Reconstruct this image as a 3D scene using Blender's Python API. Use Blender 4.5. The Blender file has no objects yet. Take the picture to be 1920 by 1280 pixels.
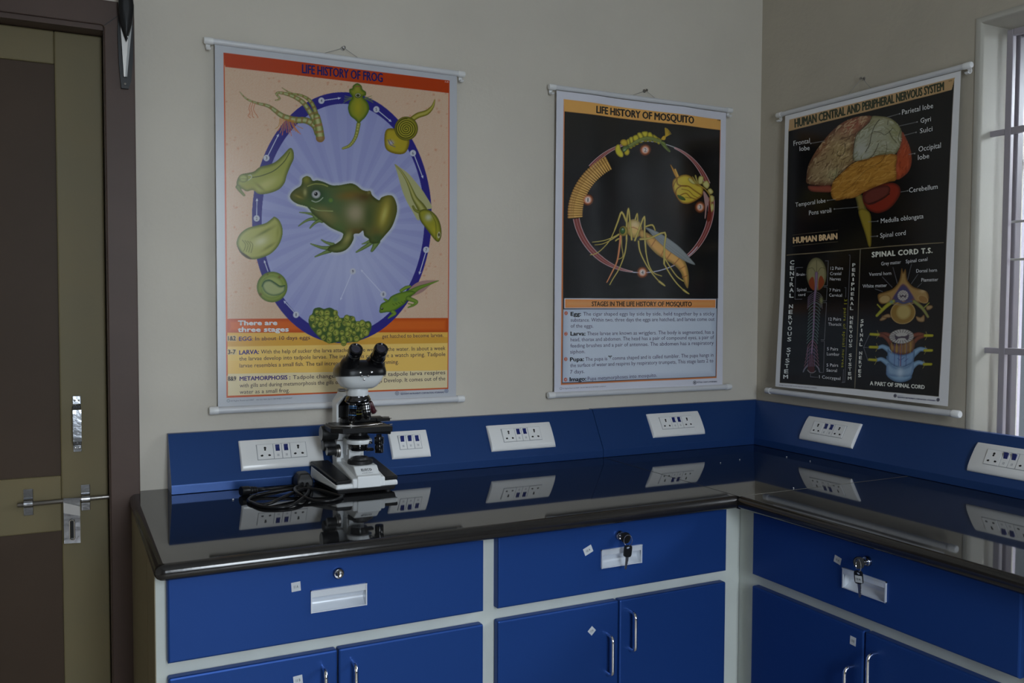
# Corner of a school biology laboratory: blue bench cabinets, black granite top, wall charts, microscope.
import bpy, bmesh, math, random
import numpy as np
from mathutils import Vector, Matrix

S = 1.23            # drafting units -> metres; drafting origin = room corner at bench-top height
FLOOR = -0.70       # floor level in drafting units
scene = bpy.context.scene
COL = scene.collection

# ------------------------------------------------------------------ camera
cam_d = bpy.data.cameras.new('camera'); cam = bpy.data.objects.new('camera', cam_d); COL.objects.link(cam)
cam_d.sensor_width = 36.0
cam_d.lens = 36.0 * 1664.3 / 1920.0
cam_d.clip_start = 0.02
CR = Vector((0.89227173, -0.4514761, 0.00452698)); CU = Vector((0.01466051, 0.03899256, 0.99913195)); CF = Vector((0.45126071, 0.89143082, -0.04141083))
M = Matrix((CR, CU, -CF)).transposed().to_4x4()
M.translation = Vector((-1.86817, -2.05245, 0.40386)) * S
cam.matrix_world = M
scene.camera = cam

# ------------------------------------------------------------------ light: overcast sky through the two windows of the right-hand wall
w = bpy.data.worlds.new('overcast_sky'); scene.world = w; w.use_nodes = True
wn = w.node_tree.nodes; bg = wn['Background']
wt = wn.new('ShaderNodeTexCoord'); ws = wn.new('ShaderNodeSeparateXYZ'); wr = wn.new('ShaderNodeValToRGB')
w.node_tree.links.new(wt.outputs['Generated'], ws.inputs[0]); w.node_tree.links.new(ws.outputs['Z'], wr.inputs[0])
wr.color_ramp.elements[0].position = 0.0; wr.color_ramp.elements[0].color = (0.34, 0.36, 0.38, 1)
wr.color_ramp.elements[1].position = 0.6; wr.color_ramp.elements[1].color = (0.96, 0.97, 1.0, 1)
w.node_tree.links.new(wr.outputs[0], bg.inputs['Color'])
bg.inputs['Strength'].default_value = 8.0
def portal(y0, y1, z0, z1, x=0.163):
    d = bpy.data.lights.new('window_portal', 'AREA'); d.shape = 'RECTANGLE'
    d.size = (z1 - z0) * S; d.size_y = abs(y1 - y0) * S; d.cycles.is_portal = True
    o = bpy.data.objects.new('window_portal', d); COL.objects.link(o)
    o.location = Vector((x, (y0 + y1) / 2, (z0 + z1) / 2)) * S
    o.rotation_euler = (0, math.radians(90), 0)   # faces -x, into the room
W1 = (-0.703, -1.92, 0.06, 1.055)     # window_1 in the right-hand wall: y0, y1, z0, z1
W2 = (-1.82, -1.10, -.15, 1.45)        # window_2 in the front wall, behind the photographer: x0, x1, z0, z1
XL, YB, ZC = -3.1, -3.5, 1.75
portal(*W1)
d2 = bpy.data.lights.new('window_portal', 'AREA'); d2.shape = 'RECTANGLE'; d2.cycles.is_portal = True
d2.size = (W2[1] - W2[0]) * S; d2.size_y = (W2[3] - W2[2]) * S
o2 = bpy.data.objects.new('window_portal', d2); COL.objects.link(o2)
o2.location = Vector(((W2[0] + W2[1]) / 2, YB - .149, (W2[2] + W2[3]) / 2)) * S; o2.rotation_euler = (math.radians(90), 0, 0)
scene.view_settings.view_transform = 'Standard'; scene.view_settings.look = 'None'
scene.view_settings.gamma = 1; scene.view_settings.use_curve_mapping = False
scene.view_settings.exposure = 2.55
scene.cycles.use_denoising = True
scene.cycles.max_bounces = 10; scene.cycles.diffuse_bounces = 6

# ------------------------------------------------------------------ materials
def srgb(c):
    out = []
    for v in c[:3]:
        v = v / 255.0
        out.append(v / 12.92 if v <= 0.04045 else ((v + 0.055) / 1.055) ** 2.4)
    return out
def mat(name, rgb, rough=0.5, metal=0.0, coat=0.0, bump=0.0, bscale=200.0, vary=0.0, vscale=6.0, spec=0.5, lin=True, rgb2=None, detail=4.0):
    m = bpy.data.materials.new(name); m.use_nodes = True
    nt = m.node_tree; b = nt.nodes['Principled BSDF']
    c = list(rgb) if lin else srgb(rgb)
    b.inputs['Base Color'].default_value = (*c, 1); b.inputs['Roughness'].default_value = rough
    b.inputs['Metallic'].default_value = metal; b.inputs['Coat Weight'].default_value = coat
    b.inputs['Specular IOR Level'].default_value = spec
    tc = None
    if bump or vary: tc = nt.nodes.new('ShaderNodeTexCoord')
    if bump:
        n = nt.nodes.new('ShaderNodeTexNoise'); n.inputs['Scale'].default_value = bscale; n.inputs['Detail'].default_value = detail
        bp = nt.nodes.new('ShaderNodeBump'); bp.inputs['Strength'].default_value = bump; bp.inputs['Distance'].default_value = 0.002
        nt.links.new(tc.outputs['Object'], n.inputs['Vector']); nt.links.new(n.outputs['Fac'], bp.inputs['Height'])
        nt.links.new(bp.outputs['Normal'], b.inputs['Normal'])
    if vary:
        n2 = nt.nodes.new('ShaderNodeTexNoise'); n2.inputs['Scale'].default_value = vscale; n2.inputs['Detail'].default_value = 5
        r = nt.nodes.new('ShaderNodeValToRGB')
        c2 = list(rgb2) if rgb2 else [v * (1 - vary) for v in c]
        r.color_ramp.elements[0].position = 0.35; r.color_ramp.elements[0].color = (*c2, 1)
        r.color_ramp.elements[1].position = 0.65; r.color_ramp.elements[1].color = (*c, 1)
        nt.links.new(tc.outputs['Object'], n2.inputs['Vector']); nt.links.new(n2.outputs['Fac'], r.inputs[0])
        nt.links.new(r.outputs[0], b.inputs['Base Color'])
    return m
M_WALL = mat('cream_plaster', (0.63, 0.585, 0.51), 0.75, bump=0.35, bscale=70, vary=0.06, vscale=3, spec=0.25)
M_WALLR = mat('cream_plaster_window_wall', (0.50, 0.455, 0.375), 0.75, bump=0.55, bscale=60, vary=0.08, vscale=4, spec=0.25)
M_REVEAL = mat('white_window_reveal', (0.46, 0.44, 0.385), 0.6, bump=0.2, bscale=30, vary=0.05, vscale=5)
M_CEIL = mat('white_ceiling', (0.66, 0.65, 0.62), 0.8, bump=0.1)
M_FLOOR = mat('stone_floor', (0.42, 0.38, 0.32), 0.35, vary=0.2, vscale=5)
M_BLUE = mat('blue_laminate', (0.014, 0.056, 0.235), 0.42, metal=0.40, bump=0.04, bscale=250, spec=0.22)
M_TRUNK = mat('blue_powder_coat', (0.018, 0.060, 0.21), 0.34, metal=0.35, bump=0.05, bscale=300, spec=0.35)
M_FRAME = mat('pale_grey_enamel', (0.56, 0.60, 0.57), 0.38, vary=0.08, vscale=8)
M_SIDE = mat('khaki_enamel', (0.22, 0.185, 0.11), 0.5)
M_GRANITE = mat('black_granite', (0.008, 0.0082, 0.0088), 0.035, spec=0.62, vary=0.4, vscale=400, rgb2=(0.016, 0.016, 0.017))
M_EDGE = mat('black_granite_polished_edge', (0.012, 0.011, 0.011), 0.16, spec=0.7, bump=0.12, bscale=40)
M_JOINT = mat('dark_joint_filler', (0.01, 0.01, 0.01), 0.6)
M_PALEJ = mat('pale_joint_filler', (0.16, 0.15, 0.13), 0.6)
M_DFRAME = mat('brown_gloss_paint', (0.085, 0.056, 0.046), 0.45, bump=0.12, bscale=14, vary=0.1, spec=.22)
M_DPANEL = mat('dark_brown_paint', (0.060, 0.040, 0.027), 0.5, spec=.15, vary=0.12, vscale=4)
M_DSTILE = mat('olive_cream_paint', (0.165, 0.133, 0.068), 0.48, spec=.2, bump=0.1, bscale=12, vary=0.14, vscale=4, rgb2=(0.15, 0.128, 0.072))
M_STEEL = mat('bright_steel', (0.40, 0.41, 0.44), 0.16, 1.0, bump=.25, bscale=60)
M_SATIN = mat('satin_steel', (0.30, 0.285, 0.27), 0.34, 1.0)
M_CHROME = mat('chrome', (0.85, 0.85, 0.86), 0.07, 1.0)
M_PLAST = mat('white_plastic', (0.82, 0.82, 0.82), 0.22, spec=0.5)
M_ROD = mat('white_pvc', (0.66, 0.665, 0.69), 0.3)
M_WHITE = mat('white_microscope_enamel', (0.78, 0.80, 0.81), 0.28, bump=0.05, bscale=300)
M_BLACK = mat('black_plastic', (0.007, 0.007, 0.008), 0.36, bump=0.06, bscale=300, spec=.3)
M_BLKM = mat('matte_black_rubber', (0.012, 0.012, 0.013), 0.5)
M_BLKG = mat('gloss_black', (0.006, 0.006, 0.007), 0.12)
M_HOLE = mat('socket_hole_black', (0.004, 0.004, 0.004), 0.7)
M_SWITCH = mat('navy_switch', (0.012, 0.022, 0.15), 0.2)
M_GREY = mat('light_grey_print', (0.34, 0.35, 0.38), 0.6)
M_GREYM = mat('grey_metal_disc', (0.35, 0.36, 0.36), 0.35)
M_ALU = mat('white_aluminium', (0.66, 0.70, 0.76), 0.30, metal=0.35)
M_INK = mat('dark_ink', (0.02, 0.022, 0.03), 0.6)
M_PAPER = mat('white_sticker_paper', (0.50, 0.53, 0.56), 0.6)
M_GRILLE = mat('mauve_grey_gloss_paint', (0.36, 0.33, 0.37), 0.35)
M_GRIM = mat('broken_cement', (0.20, 0.18, 0.14), 0.9, bump=0.6, bscale=80, vary=0.6, vscale=60)
M_LENS = mat('coated_lens_glass', (0.01, 0.01, 0.03), 0.03, coat=1.0, spec=1.0)
M_BLUEL = mat('blue_ring_paint', (0.02, 0.12, 0.32), 0.3)
M_YELL = mat('yellow_ring_paint', (0.30, 0.27, 0.02), 0.3)
M_REDL = mat('dark_red_barrel_paint', (0.06, 0.012, 0.018), 0.3)
M_WINF = mat('grey_window_frame_paint', (0.20, 0.18, 0.21), 0.4)
M_OUT = mat('outside_rendered_wall', (0.012, 0.013, 0.014), 0.9, vary=0.15, vscale=1.5, spec=0.05)
M_OUT2 = mat('added_blocker_cream', (0.16, 0.15, 0.135), 0.9, vary=0.15, vscale=1.2, spec=0.1)  # only for the added sunshade and the added light-blocking wall
M_STRING = mat('grey_string', (0.30, 0.29, 0.27), 0.6)
def glass(name):
    """thin window pane: clear with a faint mirror reflection"""
    m = bpy.data.materials.new(name); m.use_nodes = True; nt = m.node_tree
    for n in list(nt.nodes): nt.nodes.remove(n)
    out = nt.nodes.new('ShaderNodeOutputMaterial'); mx = nt.nodes.new('ShaderNodeMixShader'); tr = nt.nodes.new('ShaderNodeBsdfTransparent'); gl = nt.nodes.new('ShaderNodeBsdfGlossy'); fr = nt.nodes.new('ShaderNodeFresnel')
    tr.inputs[0].default_value = (0.76, 0.79, 0.81, 1); gl.inputs['Roughness'].default_value = 0.02; fr.inputs['IOR'].default_value = 1.35
    nt.links.new(fr.outputs[0], mx.inputs[0]); nt.links.new(tr.outputs[0], mx.inputs[1]); nt.links.new(gl.outputs[0], mx.inputs[2]); nt.links.new(mx.outputs[0], out.inputs[0])
    return m
M_GLASS = glass('window_glass')

# ------------------------------------------------------------------ mesh helpers (all given in drafting units, stored in metres)
def V(*a): return Vector(a)
class MB:
    def __init__(s): s.v = []; s.f = []; s.m = []; s.sm = []
    def add(s, verts, faces, mi=0, smooth=False):
        o = len(s.v); s.v += [tuple(v) for v in verts]
        for f in faces: s.f.append(tuple(i + o for i in f)); s.m.append(mi); s.sm.append(smooth)
        return s
    def box(s, x0, x1, y0, y1, z0, z1, b=0.0, mi=0):
        x0, x1 = sorted((x0, x1)); y0, y1 = sorted((y0, y1)); z0, z1 = sorted((z0, z1))
        if b <= 0:
            v = [(x, y, z) for z in (z0, z1) for y in (y0, y1) for x in (x0, x1)]
            s.add(v, [(0, 2, 3, 1), (4, 5, 7, 6), (0, 1, 5, 4), (2, 6, 7, 3), (0, 4, 6, 2), (1, 3, 7, 5)], mi); return s
        bm = bmesh.new(); bmesh.ops.create_cube(bm, size=1)
        for q in bm.verts: q.co = Vector(((x0 + x1) / 2 + q.co.x * (x1 - x0), (y0 + y1) / 2 + q.co.y * (y1 - y0), (z0 + z1) / 2 + q.co.z * (z1 - z0)))
        b = min(b, (x1 - x0) * .49, (y1 - y0) * .49, (z1 - z0) * .49)
        bmesh.ops.bevel(bm, geom=bm.edges[:], offset=b, segments=2, affect='EDGES', profile=0.5)
        s.bm(bm, mi); return s
    def bm(s, bm, mi=0, smooth=False, mtx=None):
        if mtx is not None: bm.transform(mtx)
        bm.verts.ensure_lookup_table(); bm.verts.index_update()
        s.add([q.co for q in bm.verts], [[q.index for q in f.verts] for f in bm.faces], mi, smooth); bm.free(); return s
    def prism(s, prof, a, b, fn, mi=0, smooth=False):
        """prof: list of 2-D points; fn(p, t) -> 3-D point; extruded from a to b"""
        n = len(prof); v = [fn(p, a) for p in prof] + [fn(p, b) for p in prof]
        f = [(i, (i + 1) % n, n + (i + 1) % n, n + i) for i in range(n)]
        s.add(v, f, mi, smooth); s.add(v[:n], [tuple(range(n - 1, -1, -1))], mi); s.add(v[n:], [tuple(range(n))], mi); return s
    def tube(s, pts, r, n=10, mi=0, caps=True, closed=False):
        pts = [Vector(p) for p in pts]; rs = r if isinstance(r, (list, tuple)) else [r] * len(pts)
        rings = []; up = None; N = len(pts)
        for i, p in enumerate(pts):
            t = ((pts[(i + 1) % N] - pts[i - 1]) if closed else (pts[min(i + 1, N - 1)] - pts[max(i - 1, 0)])).normalized()
            if up is None:
                up = Vector((0, 0, 1)) if abs(t.z) < .9 else Vector((1, 0, 0))
            up = (up - t * up.dot(t)); up = up.normalized() if up.length > 1e-6 else t.orthogonal().normalized()
            q = t.cross(up)
            rings.append([p + (up * math.cos(2 * math.pi * k / n) + q * math.sin(2 * math.pi * k / n)) * rs[i] for k in range(n)])
        v = [q for rg in rings for q in rg]; f = []
        for i in range(N if closed else N - 1):
            a = i * n; b = ((i + 1) % N) * n
            f += [(a + k, a + (k + 1) % n, b + (k + 1) % n, b + k) for k in range(n)]
        s.add(v, f, mi, True)
        if caps and not closed:
            s.add(rings[0], [tuple(range(n - 1, -1, -1))], mi); s.add(rings[-1], [tuple(range(n))], mi)
        return s
    def lathe(s, prof, c, axis=(0, 0, 1), n=28, mi=0, smooth=True, mis=None):
        """prof: (radius, height) along axis from point c; hard edges by repeating a point"""
        ax = Vector(axis).normalized(); a = ax.orthogonal().normalized(); b = ax.cross(a); c = Vector(c)
        for i in range(len(prof) - 1):
            (r0, h0), (r1, h1) = prof[i], prof[i + 1]
            if abs(r0 - r1) < 1e-9 and abs(h0 - h1) < 1e-9: continue
            v = []
            for r, h in ((r0, h0), (r1, h1)):
                v += [c + ax * h + (a * math.cos(2 * math.pi * k / n) + b * math.sin(2 * math.pi * k / n)) * max(r, 1e-6) for k in range(n)]
            s.add(v, [(k, (k + 1) % n, n + (k + 1) % n, n + k) for k in range(n)], mis[i] if mis else mi, smooth)
        return s
    def build(s, name, mats, parent=None, origin=None, label=None, weld=True):
        mats = mats if isinstance(mats, (list, tuple)) else [mats]
        if origin is None: origin = parent['_o'] if parent is not None else (0, 0, 0)
        o3 = Vector(origin)
        me = bpy.data.meshes.new(name)
        me.from_pydata([tuple((Vector(v) - o3) * S) for v in s.v], [], s.f)
        for mm in mats: me.materials.append(mm)
        me.polygons.foreach_set('material_index', s.m); me.polygons.foreach_set('use_smooth', s.sm)
        if weld:
            bm = bmesh.new(); bm.from_mesh(me)
            bmesh.ops.remove_doubles(bm, verts=bm.verts, dist=1e-6); bmesh.ops.recalc_face_normals(bm, faces=bm.faces)
            for e in bm.edges:
                if len(e.link_faces) == 2 and e.calc_face_angle(0) > 0.7: e.smooth = False
            bm.to_mesh(me); bm.free()
        me.update()
        ob = bpy.data.objects.new(name, me); COL.objects.link(ob)
        if parent is not None:
            ob.parent = parent
            po = Vector(parent['_o']); ob.location = (o3 - po) * S
        else:
            ob.location = o3 * S
        ob['_o'] = tuple(origin)
        if label: ob['label'] = label
        return ob
def tag(o, label=None, cat=None, group=None, kind=None):
    if label: o['label'] = label
    if cat: o['category'] = cat
    if group: o['group'] = group
    if kind: o['kind'] = kind
    return o
def thing(name, loc, label, cat, group=None):
    e = bpy.data.objects.new(name, None); COL.objects.link(e); e.empty_display_size = 0.05
    e.location = Vector(loc) * S; e['_o'] = tuple(loc)
    return tag(e, label, cat, group)
_tc = {}
def text_tris(s, bold=0.0, spacing=1.0):
    """flat triangulated lettering: verts normalised so that width=1 unit per width, cap height given"""
    key = (s, bold, spacing)
    if key not in _tc:
        cu = bpy.data.curves.new('lettering', 'FONT'); cu.body = s; cu.offset = bold; cu.space_character = spacing; cu.resolution_u = 2
        ob = bpy.data.objects.new('lettering', cu); COL.objects.link(ob)
        bpy.context.view_layer.update()
        me = bpy.data.meshes.new_from_object(ob)
        v = [(q.co.x, q.co.y) for q in me.vertices]; f = [tuple(p.vertices) for p in me.polygons]
        bpy.data.meshes.remove(me); bpy.data.objects.remove(ob); bpy.data.curves.remove(cu)
        x0 = min(q[0] for q in v); x1 = max(q[0] for q in v)
        _tc[key] = ([(q[0] - x0, q[1]) for q in v], f, x1 - x0)
    return _tc[key]
CAP = 0.70   # cap height of the built-in face at size 1
def lettering(mb, s, origin, right, up, width=None, height=0.01, bold=0.0, mi=0, center=False, spacing=1.0):
    v, f, w0 = text_tris(s, bold, spacing); k = height / CAP
    sx = (width / w0) if width else k
    o = Vector(origin); r = Vector(right).normalized(); u = Vector(up).normalized()
    if center: o = o - r * (w0 * sx / 2) - u * height / 2
    mb.add([o + r * (a * sx) + u * (b * k) for a, b in v], f, mi); return mb

# ------------------------------------------------------------------ room shell
def struct(name, mb, m, **k):
    return tag(mb.build(name, m, origin=(0, 0, 0), **k), kind='structure')
DX0, DX1, DZ1 = -2.66, -1.784, 0.9645         # door opening in the back wall
mb = MB()
mb.box(DX1 , 0.0, 0.0, 0.16, FLOOR, ZC); mb.box(XL - .15, DX0, 0.0, 0.16, FLOOR, ZC); mb.box(DX0, DX1, 0.0, 0.16, DZ1, ZC)
struct('wall_back', mb, M_WALL)
def wall_grid(y0, y1, z0, z1, seed=3):
    return None
mb = MB(); T = 0.165                           # window wall, 0.24 thick with two openings
y = 0.16
for (a, b, z0, z1) in (W1,):
    mb.box(0, T, a, y, FLOOR, ZC); mb.box(0, T, b, a, FLOOR, z0); mb.box(0, T, b, a, z1, ZC); y = b
mb.box(0, T, YB, y, FLOOR, ZC)
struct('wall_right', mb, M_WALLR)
struct('wall_left', MB().box(XL - .15, XL, YB, 0, FLOOR, ZC), M_WALL)
mb = MB(); x0, x1, z0, z1 = W2
mb.box(XL - .15, x0, YB - .15, YB, FLOOR, ZC); mb.box(x1, T, YB - .15, YB, FLOOR, ZC); mb.box(x0, x1, YB - .15, YB, FLOOR, z0); mb.box(x0, x1, YB - .15, YB, z1, ZC)
struct('wall_front', mb, M_WALL)
struct('floor', MB().box(XL - .15, T, YB - .15, .16, FLOOR - .1, FLOOR), M_FLOOR)
struct('ceiling', MB().box(XL - .15, T, YB - .15, .16, ZC, ZC + .1), M_CEIL)
# rounded plaster lining (reveal) of window_1, bulging past the wall face by a few millimetres
def reveal(y0, y1, z0, z1, name):
    mb = MB(); r = 0.012; n = 5
    def strip(path):          # path: list of profile polylines swept along the four sides
        pass
    # profile across the thickness: (x, inset) ; inset moves into the opening
    prof = [(-0.0015, -0.0045)] + [(-0.002 + r - r * math.cos(t), 0.000 + r * math.sin(t) - 0.002) for t in [math.pi / 2 * k / n for k in range(n + 1)]] + [(T - .002, r - 0.002), (T - .002, -0.0045)]
    loops = []
    for (px, ins) in prof:
        a, b, c, d = y0 - ins, y1 + ins, z0 + ins, z1 - ins
        loops.append([(px, a, c), (px, a, d), (px, b, d), (px, b, c)])
    v = [q for l in loops for q in l]; f = []
    for i in range(len(loops) - 1):
        for k in range(4): f.append((i * 4 + k, i * 4 + (k + 1) % 4, (i + 1) * 4 + (k + 1) % 4, (i + 1) * 4 + k))
    mb.add(v, f, 0, True)
    return struct(name, mb, M_REVEAL)
reveal(*W1, 'trim_1')
# ------------------------------------------------------------------ window_1: steel grille, casement frame, glass; outside wall
def window(n, W):
    y0, y1, z0, z1 = W
    fx0, fx1, b = 0.112, 0.150, 0.026
    mb = MB()
    mb.box(fx0, fx1, y0 - b, y0, z0, z1, .003); mb.box(fx0, fx1, y1, y1 + b, z0, z1, .003)
    mb.box(fx0, fx1, y1 + b, y0 - b, z1 - b, z1, .003); mb.box(fx0, fx1, y1 + b, y0 - b, z0, z0 + b, .003)
    ym = (y0 + y1) / 2; mb.box(fx0 + .004, fx1 - .004, ym - b * .6, ym + b * .6, z0 + b, z1 - b, .003)
    win = tag(mb.build('window_%d' % n, M_WINF, origin=(fx0, ym, z0)), kind='structure')
    for (a, c) in ((y0 - b, ym + b * .6), (ym - b * .6, y1 + b)):
        MB().box(0.133, 0.137, c + .0005, a - .0005, z0 + b + .0005, z1 - b - .0005).build('pane', M_GLASS, win)
    return win
window(1, W1)
x0, x1, z0, z1 = W2; b = .026; ya, yb_ = YB - .11, YB - .07
mb = MB(); xm = (x0 + x1) / 2
mb.box(x0, x0 + b, ya, yb_, z0, z1, .003); mb.box(x1 - b, x1, ya, yb_, z0, z1, .003); mb.box(x0 + b, x1 - b, ya, yb_, z0, z0 + b, .003); mb.box(x0 + b, x1 - b, ya, yb_, z1 - b, z1, .003); mb.box(xm - b / 2, xm + b / 2, ya + .004, yb_ - .004, z0 + b, z1 - b, .003)
w2 = tag(mb.build('window_2', M_WINF, origin=(xm, ya, z0)), kind='structure')
for (a, c) in ((x0 + b, xm - b / 2), (xm + b / 2, x1 - b)): MB().box(a + .0005, c - .0005, YB - .092, YB - .088, z0 + b + .0005, z1 - b - .0005).build('pane', M_GLASS, w2)
def grille(W, label):
    y0, y1, z0, z1 = W
    gx0, gx1 = 0.037, 0.049
    g = thing('window_grille', (gx0, (y0 + y1) / 2, z0), label, 'window grille')
    a, c, zb, zt = y0 - .045, y1 + .045, z0 + .030, 1.025
    mb = MB(); t = .0148
    mb.box(gx0, gx1, a - t, a, zb, zt, .0015); mb.box(gx0, gx1, c, c + t, zb, zt, .0015)
    mb.box(gx0, gx1, c + t, a - t, zt - t, zt, .0015); mb.box(gx0, gx1, c + t, a - t, zb, zb + t, .0015)
    mb.build('frame', M_GRILLE, g)
    for zc in (0.7995, 0.3035):
        mb = MB(); mb.box(gx0 + .0005, gx1 - .0005, c + t, a - t, zc - .0075, zc + .0075, .0012)
        mb.box(gx0 + .0005, gx1 - .002, a, y0 + .004, zc - .0065, zc + .0065, .0012); mb.box(gx0 + .0005, gx1 - .002, y1 - .004, c, zc - .0065, zc + .0065, .0012)
        mb.build('crossbar', M_GRILLE, g)
    ys = [a - t - (a - c - 2 * t) * k / 4 for k in (1, 2, 3)]
    for yy in ys: MB().box(gx0 + .001, gx1 - .001, yy - .005, yy + .005, zb + t, zt - t, .001).build('upright', M_GRILLE, g)
    for zc in (0.940, 0.870, 0.700, 0.596, 0.511, 0.410, 0.215, 0.140):
        if zc in (0.940, 0.870, 0.700, 0.410, 0.215, 0.140) : continue
        MB().tube([(gx1 + .003, c + t, zc), (gx1 + .003, a - t + .004, zc)], .0028, 8).build('rod', M_PLAST, g)
    return g
g1 = grille(W1, 'mauve-grey painted steel security grille set into the window reveal beside the brain chart')
# chipped cement patches where the two crossbars enter the reveal
random.seed(5)
def patch(yc, zc, r, label):
    mb = MB(); n = 15; rr = [r * random.uniform(.65, 1.25) for _ in range(n)]
    x = 0.043; top = []; low = []
    for k in range(n):
        t = 2 * math.pi * k / n
        low.append((x + rr[k] * .95 * math.cos(t), -0.7050, zc + rr[k] * 1.3 * math.sin(t)))
        top.append((x + rr[k] * .5 * math.cos(t), -0.7050 - .0035 - random.uniform(0, .003), zc + rr[k] * .7 * math.sin(t)))
    v = low + top + [(x, -0.7075, zc)]
    f = [(k, (k + 1) % n, n + (k + 1) % n, n + k) for k in range(n)] + [(n + k, n + (k + 1) % n, 2 * n) for k in range(n)]
    mb.add(v, f); o = mb.build('cement_patch', M_GRIM, origin=(x, yc, zc))
    return tag(o, label, 'cement patch', 'broken cement around the grille bars')
patch(-.705, .8045, .0165, 'rough grey-brown hole filler in the window reveal around the upper grille crossbar')
patch(-.705, .3035, .0135, 'rough grey hole filler in the window reveal around the lower grille crossbar')
# the neighbouring building seen through the panes
ob = MB().box(.95, 6.0, .30, 2.5, FLOOR - 2.5, 3.2).box(.90, 6.0, .22, .30, 1.30, 1.38).build('wall_neighbour', M_OUT, origin=(3, 1, FLOOR - 2.5))
tag(ob, kind='structure')
ob = MB().box(T, .74, -2.10, -.45, 1.12, 1.17, .004).build('trim_added_sunshade', M_OUT2, origin=(T, -1.3, 1.12))  # unseen sunshade slab, added to darken the upper reveal and the panes
tag(ob, kind='structure')
ob = MB().box(1.35, 1.6, -3.6, -.35, FLOOR - 2.5, 1.05).box(1.32, 1.35, -3.6, -.35, .95, 1.00).build('wall_light_blocker', M_OUT2, origin=(1.4, -2, FLOOR - 2.5))  # unseen wall added outside to cut the daylight entering window_1
tag(ob, kind='structure')
struct('wall_door_backing', MB().box(XL - .15, -1.5, 1.2, 1.3, FLOOR, ZC).box(XL - .15, XL, .16, 1.2, FLOOR, ZC).box(-1.5, -1.4, .16, 1.3, FLOOR, ZC).box(XL - .15, -1.4, .16, 1.3, ZC, ZC + .1).box(XL - .15, -1.4, .16, 1.3, FLOOR - .1, FLOOR), M_WALL)  # unseen backing box added behind the door to stop a light leak

# ------------------------------------------------------------------ door_1 with its painted frame (left of the picture)
mb = MB(); fy0, fy1 = -0.030, 0.075
def frame_member(path_in, path_out):
    pass
ZT = DZ1 + .0585; zi = DZ1 + .008; rc = .006
inner = [(DX1, FLOOR), (DX1, zi - rc), (DX1 - rc * .3, zi - rc * .3), (DX1 - rc, zi), (DX0 + rc, zi), (DX0, zi - rc), (DX0, FLOOR)]
outer = [(DX0 - .057, FLOOR), (DX0 - .057, ZT), (-1.7265, ZT), (-1.7265, FLOOR)]
prof_ = inner + outer; n_ = len(prof_)
bm = bmesh.new(); A_ = [bm.verts.new((x, fy0, z)) for x, z in prof_]; B_ = [bm.verts.new((x, -.0005, z)) for x, z in prof_]
bm.faces.new(A_); bm.faces.new(B_[::-1])
for i in range(n_): bm.faces.new([A_[i], B_[i], B_[(i + 1) % n_], A_[(i + 1) % n_]])
bmesh.ops.recalc_face_normals(bm, faces=bm.faces)
bmesh.ops.bevel(bm, geom=[e for e in bm.edges if all(abs(v.co.y - fy0) < 1e-6 for v in e.verts)], offset=.0022, segments=2, affect='EDGES', profile=.5, clamp_overlap=True)
bmesh.ops.triangulate(bm, faces=[q for q in bm.faces if len(q.verts) > 4])
mb.bm(bm)
mb.box(DX1 - .0012, DX1 + .0005, -.0235, fy1, FLOOR, DZ1 + .008)                # jamb linings
mb.box(DX0 - .0005, DX0 + .0012, -.0235, fy1, FLOOR, DZ1 + .008)
mb.box(DX0 + .002, DX1 - .002, -.0235, fy1, DZ1 - .002, DZ1 + .0085)
# mitre line across the top right corner of the frame
fr = struct('trim_3', mb, M_DFRAME, weld=False)
mb = MB(); mb.add([(DX1, fy0 - .0003, DZ1 + .0075), (DX1 + .0012, fy0 - .0003, DZ1 + .0065), (-1.7265, fy0 - .0003, DZ1 + .0555), (-1.7277, fy0 - .0003, DZ1 + .0565)], [(0, 1, 2, 3)])
mb.build('mitre_joint', M_JOINT, fr, origin=(0, 0, 0))
dy0, dy1 = 0.022, 0.055
mb = MB(); xa, xb = DX0 + .004, DX1 - .0025; s = .0895
pz = [(0.894, 0.0415), (-.0755, -.555)]         # two recessed panels (top, bottom)
mb.box(xb - s, xb, dy0, dy1, FLOOR + .006, DZ1 - .003, .003); mb.box(xa, xa + s, dy0, dy1, FLOOR + .006, DZ1 - .003, .003)
mb.box(xa + s, xb - s, dy0 + .0004, dy1, pz[0][0], DZ1 - .003, .003); mb.box(xa + s, xb - s, dy0 + .0004, dy1, pz[1][0], pz[0][1], .003); mb.box(xa + s, xb - s, dy0 + .0004, dy1, FLOOR + .006, pz[1][1], .003)
door = struct('door_1', mb, M_DSTILE, weld=False)
for a, b in pz:
    MB().box(xa + s - .002, xb - s + .002, dy0 + .0065, dy1 - .005, b - .002, a + .002).build('panel', M_DPANEL, door)
# pull handle
h = MB(); hx0, hx1 = -1.8525, -1.8365
h.box(hx0, hx1, dy0 - .003, dy0, .190, .2085, .001); h.box(hx0, hx1, dy0 - .003, dy0, .090, .105, .001)
n = 10; pts = []
for k in range(n + 1):
    t = k / n; z = .106 + (.189 - .106) * t; pts.append((z, dy0 - .003 - .017 * min(1, math.sin(math.pi * min(max(t, .0), 1)) * 3.2)))
v = []; f = []
for z, yv in pts: v += [(hx0, yv, z), (hx1, yv, z), (hx1, yv - .003, z), (hx0, yv - .003, z)]
for i in range(n):
    for k in range(4): f.append((4 * i + k, 4 * i + (k + 1) % 4, 4 * i + 4 + (k + 1) % 4, 4 * i + 4 + k))
h.add(v, f)
ho = h.build('door_handle', M_STEEL, door, label='bright steel pull handle')
for zc in (.199, .098):
    for xc in (hx0 + .004, hx1 - .004): MB().lathe([(0, .0015), (.0022, .001), (.0022, 0)], (xc, dy0 - .003, zc), (0, -1, 0), 12).build('screw', M_SATIN, ho)
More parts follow.
